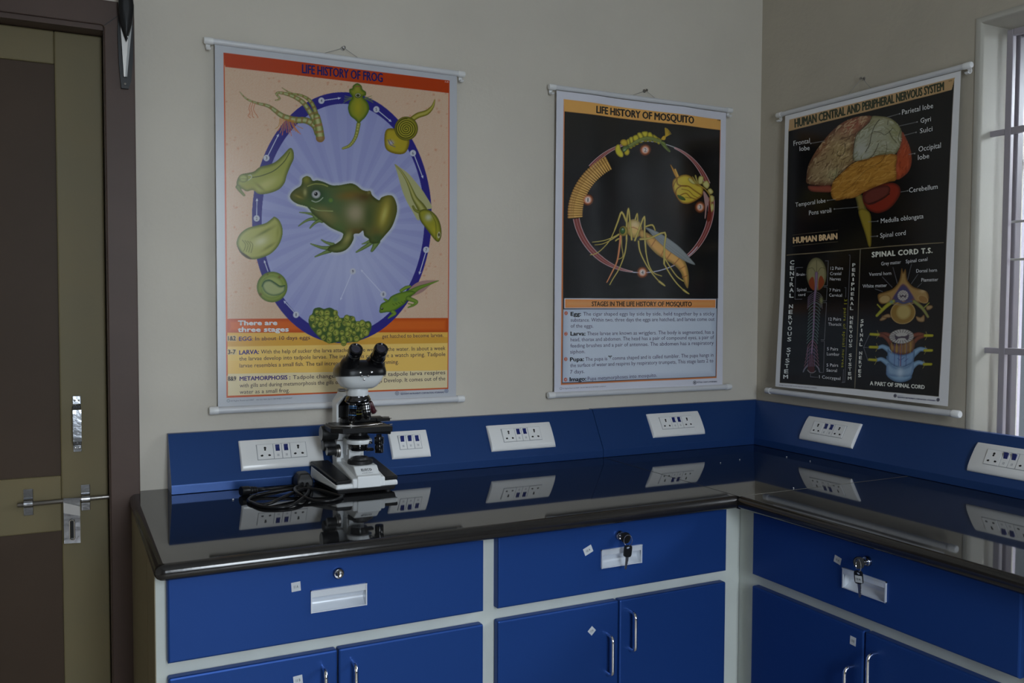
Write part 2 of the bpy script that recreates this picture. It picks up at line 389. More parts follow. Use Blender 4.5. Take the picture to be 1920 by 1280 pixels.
# sliding bolt with its staples and hasp tongue
ax = dy0 - .012
bo = MB().tube([(-1.9565, ax, -.0105), (-1.9545, ax, -.0103), (-1.7855, ax, -.0085)], [.0035, .0048, .0048], 14).build('door_bolt', M_SATIN, door, label='long round steel bolt')
for xc in (-1.937, -1.8305):
    mb = MB(); mb.box(xc - .009, xc + .009, dy0 - .002, dy0, -.036, .019, .004)
    m2 = MB(); pts = [(xc, dy0 - .002 - .0155 * math.sin(math.pi * k / 10) , -.0095 + .0105 * -math.cos(math.pi * k / 10)) for k in range(11)]
    v = []; f = []
    for (x, yy, z) in pts: v += [(x - .008, yy, z), (x + .008, yy, z)]
    for i in range(10): f.append((2 * i, 2 * i + 1, 2 * i + 3, 2 * i + 2))
    mb.add(v, f, 0, True); st = mb.build('bolt_staple', M_STEEL, bo)
xL, xR = -1.8725, -1.8415
mb = MB(); mb.add([(xL, ax - .0065, -.003), (xR, ax - .0065, -.005), (xR, ax - .0065, -.1000), (xL, ax - .0065, -.0985), (xL, ax - .0035, -.003), (xR, ax - .0035, -.005), (xR, ax - .0035, -.1000), (xL, ax - .0035, -.0985)],
    [(0, 3, 2, 1), (4, 5, 6, 7), (0, 1, 5, 4), (1, 2, 6, 5), (2, 3, 7, 6), (3, 0, 4, 7)])
hs = mb.build('hasp_tongue', M_STEEL, bo, label='flat shiny steel tongue hanging from the bolt')
mb = MB(); mb.add([(xL, ax - .0068, -.012), (xR, ax - .0068, -.023), (xR, ax - .0068, -.043), (xL, ax - .0068, -.034)], [(0, 3, 2, 1)]); mb.build('brushed_band', M_SATIN, hs)
mb = MB(); r = .0042; pts = [(-1.857 + r * math.cos(t), ax - .0105, -.053 + r * math.sin(t)) for t in [math.pi * k / 6 for k in range(7)]] + [(-1.857 + r * math.cos(t), ax - .0105, -.087 + r * math.sin(t)) for t in [math.pi + math.pi * k / 6 for k in range(7)]]
mb.tube(pts, .0014, 8, closed=True); mb.build('slot_rim', M_CHROME, hs)
mb = MB(); mb.box(-1.8600, -1.8540, ax - .0068, ax - .0066, -.088, -.052); mb.build('slot', M_HOLE, hs)

# ------------------------------------------------------------------ door closer bracket screwed to the frame
dc = thing('door_closer', (-1.7455, fy0, .846), 'black and silver door closer bracket fixed upright on the brown door frame', 'door closer')
def lens(cx, cz, hw, hh, y, th, m, name, lab=None, top=None, n=32):
    """almond-shaped pillowed plate lying in the plane y"""
    def outline(k): return [(cx + sg * (hw * (1 - abs(zz) ** 1.9)), cz + hh * zz) for sg, zz in k]
    zs = [-1 + 2 * i / n for i in range(n + 1)]
    ring = [(1, z) for z in zs] + [(-1, z) for z in reversed(zs[1:-1])]
    o = outline(ring); mb = MB(); N = len(o)
    lay = [(1.0, 0), (1.0, .4), (.93, .75), (.7, .95), (.35, 1.0)]
    v = []
    for sc, d in lay: v += [(cx + (x - cx) * sc, y - th * d, cz + (z - cz) * sc) for x, z in o]
    f = [(a * N + i, a * N + (i + 1) % N, (a + 1) * N + (i + 1) % N, (a + 1) * N + i) for a in range(len(lay) - 1) for i in range(N)]
    mb.add(v, f, 0, True); mb.add(v[-N:], [tuple(range(N))]); return mb.build(name, m, dc, label=lab)
mb = MB(); prof = [(-1.7535, .846), (-1.7395, .846), (-1.7345, .862), (-1.7305, .905), (-1.7290, .96), (-1.7300, 1.04), (-1.7560, 1.04), (-1.7590, .955), (-1.7575, .898)]
mb.prism(prof, fy0, fy0 - .009, lambda p, t: (p[0], t, p[1])); mb.build('base_plate', M_BLACK, dc, label='black tapering base plate')
mb = MB(); prof = [(-1.7488, .868), (-1.7428, .868), (-1.7312, .985), (-1.7545, .985)]
mb.prism(prof, fy0 - .009, fy0 - .017, lambda p, t: (p[0], t, p[1])); mb.build('arm_cover', M_SATIN, dc, label='grey wedge-shaped arm cover')
mb = MB(); prof = [(-1.7462, .868), (-1.7428, .868), (-1.7312, .985), (-1.7362, .985)]
mb.prism(prof, fy0 - .017, fy0 - .0185, lambda p, t: (p[0], t, p[1])); mb.build('arm_edge', M_GREYM, dc)
lens(-1.7435, 1.008, .0148, .070, fy0 - .0185, .012, M_BLACK, 'end_cap', 'black almond-shaped cap')
MB().lathe([(0, .002), (.0022, .002), (.003, 0)], (-1.7462, fy0 - .009, .855), (0, -1, 0), 14).build('screw', M_CHROME, dc)
MB().lathe([(0, .002), (.0014, .002), (.002, 0)], (-1.7418, fy0 - .0255, .9475), (0, -1, 0), 14).build('screw', M_CHROME, dc)

# ------------------------------------------------------------------ granite worktop (L-shaped, three slabs with joints)
EY, EX = -0.6065, -0.6005; R = .0135; YE = -2.02
wt = thing('granite_worktop', (-.6, -.6, 0), 'polished black granite worktop running round the corner on the blue cabinets', 'worktop')
def edge_prof(n=8):
    return [(R * (1 - math.sin(t)), R * math.cos(t) - R) for t in [math.pi * k / n for k in range(n + 1)]]   # (inset, z): top, nose, underside
def slab(poly, flags, name='slab'):
    """poly: plan outline CCW; flags[i] True -> edge i..i+1 has the bullnose; others are cut square"""
    N = len(poly); rings = []
    for ins, z in edge_prof():
        ring = []
        for i in range(N):
            p = Vector(poly[i]); a = Vector(poly[i - 1]); b = Vector(poly[(i + 1) % N])
            d1 = (p - a).normalized(); d2 = (b - p).normalized()
            n1 = Vector((-d1.y, d1.x)); n2 = Vector((-d2.y, d2.x))
            o1 = ins if flags[i - 1] else 0.0; o2 = ins if flags[i] else 0.0
            # intersection of offset lines
            det = n1.x * n2.y - n1.y * n2.x
            if abs(det) < 1e-6: q = n1 * max(o1, o2)
            else: q = Vector(((o1 * n2.y - o2 * n1.y) / det, (n1.x * o2 - n2.x * o1) / det))
            ring.append((p.x + q.x, p.y + q.y, z))
        rings.append(ring)
    mb = MB(); v = [q for r in rings for q in r]; L = len(rings)
    f = [(a * N + i, a * N + (i + 1) % N, (a + 1) * N + (i + 1) % N, (a + 1) * N + i) for a in range(L - 1) for i in range(N)]
    mb.add(v, f, 1, True)
    mb.add(rings[0], [tuple(range(N))], 0); mb.add(rings[-1], [tuple(range(N - 1, -1, -1))], 0)
    return mb.build(name, [M_GRANITE, M_EDGE], wt)
XJ, YJ = -.5935, -.5995; gp = .0006
arc = [(-1.7485 + .016 * (1 - math.cos(t)), EY + .016 * (1 - math.sin(t))) for t in [math.pi / 2 * k / 5 for k in range(6)]]
slab([(-1.7485, -.001)] + arc + [(XJ - gp, EY), (XJ - gp, -.001)], [True] + [True] * 5 + [True, False, False])
slab([(XJ, EY), (-.001, EY), (-.001, -.001), (XJ, -.001)], [False] * 4)
slab([(EX, EY - gp), (EX, YE), (-.001, YE), (-.001, EY - gp)], [True, False, False, False])
MB().box(XJ - .0012, XJ + .0004, EY + R, -.077, -.004, .00025).build('joint', M_JOINT, wt, label='dark filled joint')
MB().box(EX + R, -.077, YJ - .0060, YJ - .0048, -.004, .00025).build('joint', M_PALEJ, wt, label='pale filled joint')
# underside board closing the gap to the cabinets
# ------------------------------------------------------------------ cabinets
def front_panel(run, s0, s1, z0, z1, name, parent, m=None, b=.0035):
    """overlay front, 0.02 thick. run 'B': along x on the back wall bench; run 'R': along y on the window-wall bench"""
    if run == 'B': mb = MB().box(s0, s1, -.5706, -.5508, z0, z1, b)
    else: mb = MB().box(-.5628, -.5430, s0, s1, z0, z1, b)
    return mb.build(name, m or M_BLUE, parent)
class Fr:
    """face frame of a cabinet run: P(s, z, out) with s growing to the viewer's right"""
    def __init__(s, run): s.run = run
    def P(s, a, z, out):
        return (a, -.5706 - out, z) if s.run == 'B' else (-.5628 - out, -a, z)
    def vec(s): return ((1, 0, 0), (0, 0, 1), (0, -1, 0)) if s.run == 'B' else ((0, -1, 0), (0, 0, 1), (-1, 0, 0))
def recessed_pull(fr, a0, a1, z0, z1, parent):
    """cast aluminium recessed drawer pull: rim, scooped dish, side cheeks"""
    mb = MB(); t = .004
    P = fr.P
    def quadbox(a, b, c, d, o0, o1, mi=0):
        v = [P(x, z, o) for o in (o0, o1) for z in (c, d) for x in (a, b)]
        mb.add(v, [(0, 1, 3, 2), (4, 6, 7, 5), (0, 4, 5, 1), (2, 3, 7, 6), (0, 2, 6, 4), (1, 5, 7, 3)], mi)
    quadbox(a0, a1, z1 - .0018, z1, .0, .0045); quadbox(a0, a0 + .0022, z0, z1, .0, .0035); quadbox(a1 - .0022, a1, z0, z1, .0, .0035); quadbox(a0, a1, z0, z0 + .0016, 0, .0028)
    rim = mb.build('pull', [M_ALU, M_STEEL], parent, label='white metal recessed pull')
    mb = MB(); n = 12; h = z1 - z0; prof = [(z1 - .0018, .0030), (z1 - h * .30, .0030)]
    for k in range(n + 1):
        t = k / n; prof.append((z1 - h * .30 - h * .70 * t + .0, .0016 - .0150 * math.sin(math.pi * (0.05 + .95 * t)) ** .8 if t < 1 else .0016))
    v = []
    for z, o in prof: v += [P(a0 + .0024, z, o), P(a1 - .0024, z, o)]
    f = [(2 * i, 2 * i + 1, 2 * i + 3, 2 * i + 2) for i in range(len(prof) - 1)]
    mb.add(v, f, 0, True)
    for aa in (a0 + .0024, a1 - .0024):
        vv = [P(aa, z, o) for z, o in prof[2:]]; mb.add(vv, [tuple(range(len(vv)))], 0)
    mb.build('dish', M_ALU, rim)
    return rim
def cam_lock(fr, a, z, parent, slot_angle=0.0):
    mb = MB(); r, u, n = fr.vec()
    c = fr.P(a, z, 0)
    mb.lathe([(.0096, 0), (.0096, .0045), (.0082, .0065), (.0062, .0068), (.0062, .0068), (.0050, .0060), (0, .0060)], c, n, 24)
    lk = mb.build('lock', M_STEEL, parent, label='round steel cam lock')
    m2 = MB(); q = Vector(c) + Vector(n) * .0062; ru = Vector(r) * math.cos(slot_angle) + Vector(u) * math.sin(slot_angle); pu = Vector(n).cross(ru)
    v = [q + ru * (sx * .0008) + pu * (sz * .0034) + Vector(n) * d for d in (0, .0003) for sx, sz in ((-1, -1), (1, -1), (1, 1), (-1, 1))]
    m2.add(v, [(4, 5, 6, 7), (0, 1, 5, 4), (1, 2, 6, 5), (2, 3, 7, 6), (3, 0, 4, 7)]); m2.build('keyhole', M_HOLE, lk)
    return lk
def d_handle(fr, a, z0, z1, parent):
    pts = []; o0 = .022; r = .011
    pts.append(fr.P(a, z1, 0)); 
    for k in range(7): t = math.pi / 2 * k / 6; pts.append(fr.P(a, z1 - r + r * math.cos(t), o0 - r + r * math.sin(t)))
    for k in range(7): t = math.pi / 2 * k / 6; pts.append(fr.P(a, z0 + r - r * math.sin(t), o0 - r + r * math.cos(t)))
    pts.append(fr.P(a, z0, 0))
    return MB().tube(pts, .0036, 12).build('handle', M_CHROME, parent, label='bent chrome bar handle')
def sticker(fr, a, z, w, h, ang, text, where, desc=None):
    r, u, n = [Vector(q) for q in fr.vec()]
    rr = r * math.cos(ang) + u * math.sin(ang); uu = -r * math.sin(ang) + u * math.cos(ang); c = Vector(fr.P(a, z, 0))
    mb = MB(); v = [c + rr * (sx * w / 2) + uu * (sz * h / 2) + n * d for d in (0.00002, .0004) for sx, sz in ((-1, -1), (1, -1), (1, 1), (-1, 1))]
    mb.add(v, [(4, 5, 6, 7), (0, 1, 5, 4), (1, 2, 6, 5), (2, 3, 7, 6), (3, 0, 4, 7)])
    rt = (r * math.cos(ang * .35) + u * math.sin(ang * .35)) if abs(ang) > .6 else rr
    lettering(mb, text, c + n * .00055, rt, n.cross(rt), width=w * .48, height=h * .30, bold=.01, mi=1, center=True)
    o = mb.build('number_sticker', [M_PAPER, M_INK], origin=tuple(c), weld=False)
    return tag(o, where, 'sticker', 'numbered paper stickers on the cabinets')
def cabinet(run, s0, s1, d0, d1, split, label, pull, lock, hl, hr, group, side=None):
    """s: distances along the viewer's right; carcass s0..s1, drawer d0..d1"""
    fr = Fr(run); zb = FLOOR
    org = fr.P((s0 + s1) / 2, zb, -.02)
    c = thing('base_cabinet', org, label, 'cabinet', group)
    mb = MB()
    def bx(a, b, dep0, dep1, za, zb_, bev=0):   # dep: distance behind the face frame
        if run == 'B': mb.box(a, b, -.5506 + dep0, -.5506 + dep1, za, zb_, bev)
        else: mb.box(-.5428 + dep0, -.5428 + dep1, -a, -b, za, zb_, bev)
    bx(s0, s1, 0, .52, zb + .075, -.0275)
    mb.build('carcass', M_FRAME, c)
    mb = MB(); bx(s0 + (.0 if side is None else .01), s1, .045, .50, zb, zb + .075); mb.build('plinth', M_BLKM, c)
    if side:
        mb = MB(); mb.box(s0 - .0015, s0, -.5500, -.4120, zb + .002, -.0275); mb.box(s0 - .0015, s0, -.4080, -.001, zb + .002, -.0275)
        mb.build('side_panel', M_SIDE, c, label='khaki side panel')
    D = lambda a, b, z0, z1, n: front_panel(run, *((a, b) if run == 'B' else (-b, -a)), z0, z1, n, c)
    if pull:
        mb = MB(); b = .0030; T = .0198; z0_, z1_ = -.1685, -.0310; a0, a1, h0, h1 = pull[0] + .0015, pull[1] - .0015, pull[2] + .001, pull[3] - .001
        P = fr.P; v = []; f = []
        X_, Z_ = (d0 + b, a0, a1, d1 - b), (z0_ + b, h0, h1, z1_ - b)
        for z in Z_: v += [P(x, z, 0) for x in X_]
        for j in range(3):
            for i in range(3):
                if (i, j) != (1, 1): f.append((j * 4 + i, j * 4 + i + 1, j * 4 + i + 5, j * 4 + i + 4))
        mb.add(v, f)
        def ring(i_, o): return [P(d0 + i_, z0_ + i_, o), P(d1 - i_, z0_ + i_, o), P(d1 - i_, z1_ - i_, o), P(d0 + i_, z1_ - i_, o)]
        rs = ring(b, 0) + ring(b * .3, -b * .3) + ring(0, -b) + ring(0, -T)
        mb.add(rs, [(k * 4 + i, k * 4 + (i + 1) % 4, k * 4 + 4 + (i + 1) % 4, k * 4 + 4 + i) for k in range(3) for i in range(4)])
        hv = [P(x, z, o) for o in (0, -.0185) for x, z in ((a0, h0), (a1, h0), (a1, h1), (a0, h1))]
        mb.add(hv, [(i, (i + 1) % 4, 4 + (i + 1) % 4, 4 + i) for i in range(4)] + [(4, 5, 6, 7)])
        dr = mb.build('drawer', M_BLUE, c)
    else: dr = D(d0, d1, -.1685, -.0310, 'drawer')
    if pull: recessed_pull(fr, *pull, dr)
    if lock: cam_lock(fr, lock[0], lock[1], dr, lock[2])
    l = D(d0, split - .0012, FLOOR + .085, -.1925, 'door'); r = D(split + .0012, d1, FLOOR + .085, -.1925, 'door')
    if hl: d_handle(fr, *hl, l)
    if hr: d_handle(fr, *hr, r)
    return c
GC = 'blue fronted base cabinets under the granite worktop'
cabinet('B', -1.7429, -1.1605, -1.7270, -1.1747, -1.4520, 'left base cabinet with blue fronts, below the microscope', (-1.4996, -1.4010, -.1213, -.0825), (-1.4515, -.0585, .15), (-1.479, -.297, -.2185), (-1.4262, -.297, -.2185), GC, side=True)
cabinet('B', -1.1605, -.5428, -1.1447, -.5965, -.8720, 'middle base cabinet with blue fronts and a plain black key hanging from its lock', (-.9173, -.8195, -.1214, -.0835), (-.8744, -.0585, .9), (-.9008, -.3350, -.2562), (-.8465, -.2950, -.2178), GC)
cabinet('R', .5428 + .0085, 1.2215, .6135, 1.2070, .9120, 'blue base cabinet under the window side, with a paper-tagged key in its lock', (.8605, .9597, -.1253, -.0872), (.9167, -.0605, .9), (.8883, -.3450, -.2660), (.9404, -.3010, -.2230), GC)
cabinet('R', 1.2215, 1.86, 1.2370, 1.8450, 1.541, 'last base cabinet of the window side run, nearest the camera', (1.49, 1.59, -.1253, -.0872), (1.545, -.0605, 0), (1.512, -.3450, -.2660), (1.570, -.345, -.266), GC)
FB, FRR = Fr('B'), Fr('R')
sticker(FB, -1.5240, -.0724, .0155, .0158, .06, '11 A', 'square white sticker on the left drawer, beside its pull')
sticker(FB, -1.5215, -.2330, .0155, .0158, .08, '11 B', 'square white sticker on the left cabinet door below the left drawer')
sticker(FB, -.9472, -.0807, .0200, .0150, .40, '12 A', 'tilted white sticker reading 12 A on the middle drawer with the black key')
sticker(FB, -.9371, -.2440, .0140, .0135, .76, '12 B', 'white sticker turned like a diamond on the middle cabinet door')
sticker(FRR, .8462, -.0770, .0165, .0135, -.22, '13 A', 'small grey-looking sticker on the right drawer, left of its lock')
sticker(FRR, .8865, -.2191, .0135, .0160, -.05, '13 B', 'small sticker on the right cabinet door, beside the door gap')
# keys in two of the drawer locks, each with its spare hanging on a wire ring
def key_set(fr, a, z, ha, hz, label, side, tagtxt=None):
    r, u, n = [Vector(q) for q in fr.vec()]; base = Vector(fr.P(a, z, .0065))
    k = thing('key_pair', tuple(base), label, 'keys')
    # inserted key: shank + black head seen edge-on
    mb = MB(); hd = base + n * .014
    dirh = (r * (.55 * side) - u * .35).normalized(); th = n.cross(dirh)
    def plate(mb, c, ex, ey, ez, w, h, t, rr=.3, hole=None, mi=0):
        N = 28; out = []
        for i in range(N):
            q = 2 * math.pi * i / N; cx, sy = math.cos(q), math.sin(q)
            out.append((w / 2 * math.copysign(abs(cx) ** (2 * rr), cx), h / 2 * math.copysign(abs(sy) ** (2 * rr), sy)))
        if hole:
            hw, hh, oy = hole; inn = [(hw / 2 * math.cos(2 * math.pi * i / N), oy + hh / 2 * math.sin(2 * math.pi * i / N)) for i in range(N)]
            v = [c + ex * x + ey * y + ez * d for d in (-t / 2, t / 2) for x, y in out] + [c + ex * x + ey * y + ez * d for d in (-t / 2, t / 2) for x, y in inn]
            f = []
            for i in range(N):
                j = (i + 1) % N
                f += [(i, j, N + j, N + i), (2 * N + i, 3 * N + i, 3 * N + j, 2 * N + j), (N + i, N + j, 3 * N + j, 3 * N + i), (i, 2 * N + i, 2 * N + j, j)]
            mb.add(v, f, mi)
        else:
            v = [c + ex * x + ey * y + ez * d for d in (-t / 2, t / 2) for x, y in out]
            mb.add(v, [tuple(range(N - 1, -1, -1)), tuple(range(N, 2 * N))] + [(i, (i + 1) % N, N + (i + 1) % N, N + i) for i in range(N)], mi)
    ex = (n * .8 + r * .55 * side - u * .15).normalized(); ey = (u - ex * u.dot(ex)).normalized(); ez = ex.cross(ey)
    plate(mb, base + n * .0115 + r * .0045 * side - u * .002, ex, ey, ez, .019, .0215, .0042, .42)
    mb.build('key_head', M_BLACK, k, label='black plastic head of the key in the lock')
    MB().tube([base - n * .001, base + n * .006], .0028, 10).build('key_shank', M_STEEL, k)
    # ring
    c0 = Vector(fr.P(ha, hz + .0215, .026)); rg = .0088; pts = []
    for i in range(24):
        t = 2 * math.pi * i / 24; pts.append(c0 + (r * .93 + n * .3) * (rg * math.cos(t)) + u * (rg * 1.25 * math.sin(t)))
    MB().tube(pts, .0006, 6, closed=True).build('key_ring', M_CHROME, k)
    # hanging spare key
    c1 = Vector(fr.P(ha, hz, .025)); mb = MB(); tl = -.12 * side
    e1 = (r * math.cos(tl) + u * math.sin(tl)).normalized(); e2 = n.cross(e1)
    plate(mb, c1, e1, e2, n, .0175, .0235, .0040, .22, hole=(.0095, .0045, .0065))
    hk = mb.build('spare_key_head', M_BLACK, k, label='black plastic head of the hanging key')
    mb = MB(); bl = [(-.0033, -.0115), (.0033, -.0115), (.0033, -.0205), (.0022, -.0215), (.0030, -.0245), (.0014, -.0262), (.0027, -.0290), (.0010, -.0310), (.0022, -.0335), (-.0006, -.0370), (-.0026, -.0345), (-.0026, -.0205)]
    v = [c1 + e1 * x + e2 * y + n * d for d in (-.0009, .0009) for x, y in bl]; N = len(bl)
    mb.add(v, [tuple(range(N - 1, -1, -1)), tuple(range(N, 2 * N))] + [(i, (i + 1) % N, N + (i + 1) % N, N + i) for i in range(N)])
    mb.build('spare_key_blade', M_SATIN, hk)
    if tagtxt:
        mb = MB(); cc = c1 - e2 * .003 + e1 * .0018
        v = [cc + e1 * (sx * .0078) + e2 * (sy * .0062) + n * d for d in (.0021, .0026) for sx, sy in ((-1, -1), (1, -1), (1, 1), (-1, 1))]
        mb.add(v, [(4, 5, 6, 7), (0, 1, 5, 4), (1, 2, 6, 5), (2, 3, 7, 6), (3, 0, 4, 7)])
        lettering(mb, tagtxt, cc + n * .0028, e1, e2, width=.009, height=.004, bold=.01, mi=1, center=True)
        mb.build('key_label', [M_PAPER, M_INK], hk, weld=False)
    return k
key_set(FB, -.8744, -.0585, -.8700, -.0855, 'black headed keys on a wire ring hanging from the middle drawer lock', 1)
key_set(FRR, .9167, -.0605, .9185, -.0865, 'black headed keys with a white paper tag hanging from the right drawer lock', -1, '13 A')

# ------------------------------------------------------------------ slanted blue cable trunking
TP = [(0.0012, .1215), (.0183, .1215), (.0761, .0197), (.0761, .0003), (.0012, .0003)]     # (distance from wall, z)
def trunk(run, s0, s1, mitre0, mitre1, label, dz=0):
    mb = MB(); n = len(TP)
    def P(p, s, m):
        d, z = p; z = z + dz if z > .01 else z
        s = s - (d if m else 0)
        return (s, -d, z) if run == 'B' else (-d, -s, z)
    if run == 'B':
        v = [P(p, s0, False) for p in TP] + [P(p, s1, mitre1) for p in TP]; loc = (s0, 0, 0)
    else:
        v = [(-d, -(s0 + d), z) for d, z in TP] + [(-d, -s1, z) for d, z in TP]; loc = (0, -s0, 0)
    f = [(i, (i + 1) % n, n + (i + 1) % n, n + i) for i in range(n)]
    mb.add(v, f); mb.add(v[:n], [tuple(range(n))]); mb.add(v[n:], [tuple(range(n - 1, -1, -1))])
    bm = bmesh.new(); vs = [bm.verts.new(q) for q in mb.v[:2 * n]]
    for q in f + [tuple(range(n - 1, -1, -1)), tuple(range(n, 2 * n))]: bm.faces.new([vs[i] for i in q])
    bmesh.ops.recalc_face_normals(bm, faces=bm.faces)
    bmesh.ops.bevel(bm, geom=[e for e in bm.edges if e.calc_length() > .3], offset=.0012, segments=2, affect='EDGES', profile=.5)
    o = MB().bm(bm).build('cable_trunking', M_TRUNK, origin=loc)
    return tag(o, label, 'trunking', 'slanted blue cable trunking on the worktop')
trunk('B', -1.6690, -.5950, 0, 0, 'long blue cable trunking behind the microscope')
trunk('B', -.5938, 0, 0, 1, 'short blue cable trunking section below the mosquito chart', dz=.0012)
trunk('R', 0, YE * -1, 1, 0, 'blue cable trunking along the window wall')
# socket plates on the slanted face
TU = Vector((0, .0578, .1018)).normalized(); TN = Vector((0, -.1018, .0578)).normalized(); TB = Vector((0, -.0761, .0197))
def slope(run, s, t, nn):
    p = TB + TU * t + TN * nn
    return Vector((s, p.y, p.z)) if run == 'B' else Vector((p.y, -s, p.z))
def slope_vec(run):
    if run == 'B': return Vector((1, 0, 0)), TU, TN
    return Vector((0, -1, 0)), Vector((TU.y, 0, TU.z)), Vector((TN.y, 0, TN.z))
def plate_body(run, s0, s1, t0, t1):
    mb = MB(); h = t1 - t0
    prof = [(0, .0002), (0, .0030), (.0025, .0062), (.010, .0084), (.022, .0090), (h * .5, .0088), (h - .018, .0078), (h - .006, .0058), (h, .0035), (h, .0002)]
    n = len(prof); ends = [(s0, .0), (s0 + .0006, .35), (s0 + .0022, .85), (s0 + .0050, 1.0), (s1 - .0050, 1.0), (s1 - .0022, .85), (s1 - .0006, .35), (s1, 0.0)]
    v = []
    for s, k in ends: v += [slope(run, s, t0 + t, .0002 + (nn - .0002) * (.35 + .65 * k)) for t, nn in prof]
    f = [(a * n + i, a * n + i + 1, (a + 1) * n + i + 1, (a + 1) * n + i) for a in range(len(ends) - 1) for i in range(n - 1)]
    mb.add(v, f, 0, True); mb.add(v[:n], [tuple(range(n))]); mb.add(v[-n:], [tuple(range(n - 1, -1, -1))])
    return mb
def sbox(mb, run, s0, s1, t0, t1, n0, n1, mi=0, ch=.0006):
    v = [slope(run, s, t, n0) for s, t in ((s0, t0), (s1, t0), (s1, t1), (s0, t1))] + [slope(run, s, t, n1) for s, t in ((s0 + ch, t0 + ch), (s1 - ch, t0 + ch), (s1 - ch, t1 - ch), (s0 + ch, t1 - ch))]
    mb.add(v, [(4, 5, 6, 7), (0, 1, 5, 4), (1, 2, 6, 5), (2, 3, 7, 6), (3, 0, 4, 7)], mi); return mb
def dot(mb, run, s, t, r, nn, rx=None, n=16, mi=0, ang=0):
    c = slope(run, s, t, nn); R_, U_, N_ = slope_vec(run); rx = rx or r
    ra = R_ * math.cos(ang) + U_ * math.sin(ang); ua = N_.cross(ra)
    mb.add([c + ra * (rx * math.cos(2 * math.pi * k / n)) + ua * (r * math.sin(2 * math.pi * k / n)) for k in range(n)], [tuple(range(n))], mi)
def socket_plate(run, s0, s1, t0, t1, mods, label, group='white socket plates on the blue trunking'):
    org = slope(run, (s0 + s1) / 2, t0, 0)
    p = thing('socket_plate', tuple(org), label, 'socket plate', group)
    plate_body(run, s0, s1, t0, t1).build('cover', M_PLAST, p)
    wS, wW = .0360, .0187
    tot = sum(wS if m == 'o' else wW for m in mods); s = (s0 + s1) / 2 - tot / 2 - (.001 if len(mods) > 3 else 0); ta, tb = t0 + .0200, t0 + .0555; nf = .0092
    mb = MB(); sbox(mb, run, s - .0006, s + tot + .0006, ta - .0008, tb + .0006, .0075, .0091, ch=.0001); mb.build('module_gap', M_GREY, p)
    for m in mods:
        wd = wS if m == 'o' else wW
        mb = MB(); sbox(mb, run, s + .0003, s + wd - .0003, ta, tb, .0075, .0107 if m == 'o' else .0101)
        if m == 'o':
            mo = mb.build('socket', M_PLAST, p)
            for (cs, ct, ang) in ((0, .0245, 0), (-.0083, .0088, .5), (.0083, .0088, -.5)):
                h = MB(); cx = s + wd / 2 + cs
                if cs == 0:
                    dot(h, run, cx, ta + ct + .0022, .0028, .01085); dot(h, run, cx - .0003, ta + ct - .0024, .0022, .01087)
                else:
                    dot(h, run, cx, ta + ct, .0021, .01085, .0031, ang=0); dot(h, run, cx + .0008 * (1 if cs < 0 else -1), ta + ct + .0008, .0018, .01087)
                h.build('socket_hole', M_HOLE, mo, weld=False)
        else:
            mo = mb.build('switch', M_PLAST, p)
            a, b = s + wd / 2 - .0045, s + wd / 2 + .0045; c, d = ta + .0180, ta + .0325
            rk = MB()
            if m == 'u':    # rocker tipped out at the top
                v = [slope(run, x, t, nn) for x in (a, b) for t, nn in ((c, .0098), (c, .0098), (d, .0098), (d, .0150), (c + .004, .0108))]
                rk.add(v, [(0, 4, 3, 2), (5, 7, 8, 9), (4, 9, 8, 3), (0, 5, 9, 4), (3, 8, 7, 2)])
            else:
                v = [slope(run, x, t, nn) for x in (a, b) for t, nn in ((c, .0100), (c, .0122), ((c + d) / 2, .0106), (d, .0122), (d, .0100))]
                rk.add(v, [(0, 1, 2), (2, 3, 4), (0, 2, 4), (5, 7, 6), (7, 9, 8), (5, 9, 7), (1, 6, 7, 2), (2, 7, 8, 3), (0, 5, 6, 1), (3, 8, 9, 4)])
            rk.build('rocker', M_SWITCH, mo)
            pr = MB()
            for q in (-.0018, .0008): sbox(pr, run, s + wd / 2 + q - .0001, s + wd / 2 + q + .0013, ta + .0055, ta + .0110, .0100, .01022, ch=0)
            pr.build('rating_print', M_GREY, mo, weld=False)
        s += wd
    return p
socket_plate('B', -1.5250, -1.3410, .0200, .0900, 'owwo', 'leftmost wide socket plate with two sockets and two switches, partly behind the microscope')
socket_plate('B', -1.1790, -1.0810, .0200, .0885, 'uuw', 'narrow white plate with three blue switches, right of the microscope', None)
socket_plate('B', -.9190, -.7355, .0195, .0885, 'owwo', 'wide white socket plate between the frog and mosquito charts')
socket_plate('B', -.4270, -.2475, .0230, .0930, 'owwo', 'wide white socket plate under the mosquito chart')
socket_plate('R', .2440, .4285, .0215, .0915, 'owwo', 'wide white socket plate under the brain chart')
socket_plate('R', .7520, .9360, .0200, .0900, 'ouuo', 'socket plate on the window wall trunking, cut by the right edge of the photo')
# plaster crumbs on the granite
for i, (x, y) in enumerate(((-.3667, -.2749), (-.2896, -.2594), (-.1476, -.2816), (-.1393, -.357), (-.4288, -.5935), (-1.5609, -.178))):
    bm = bmesh.new(); bmesh.ops.create_icosphere(bm, subdivisions=1, radius=.0014)
    for q in bm.verts: q.co = Vector((x + q.co.x * (1 + .3 * (i % 3)), y + q.co.y, max(.0004, .0014 + q.co.z * .8)))
    o = MB().bm(bm).build('plaster_crumb', M_PLAST, origin=(x, y, 0)); tag(o, 'tiny white plaster crumb lying on the black granite', 'crumb', 'plaster crumbs on the worktop')
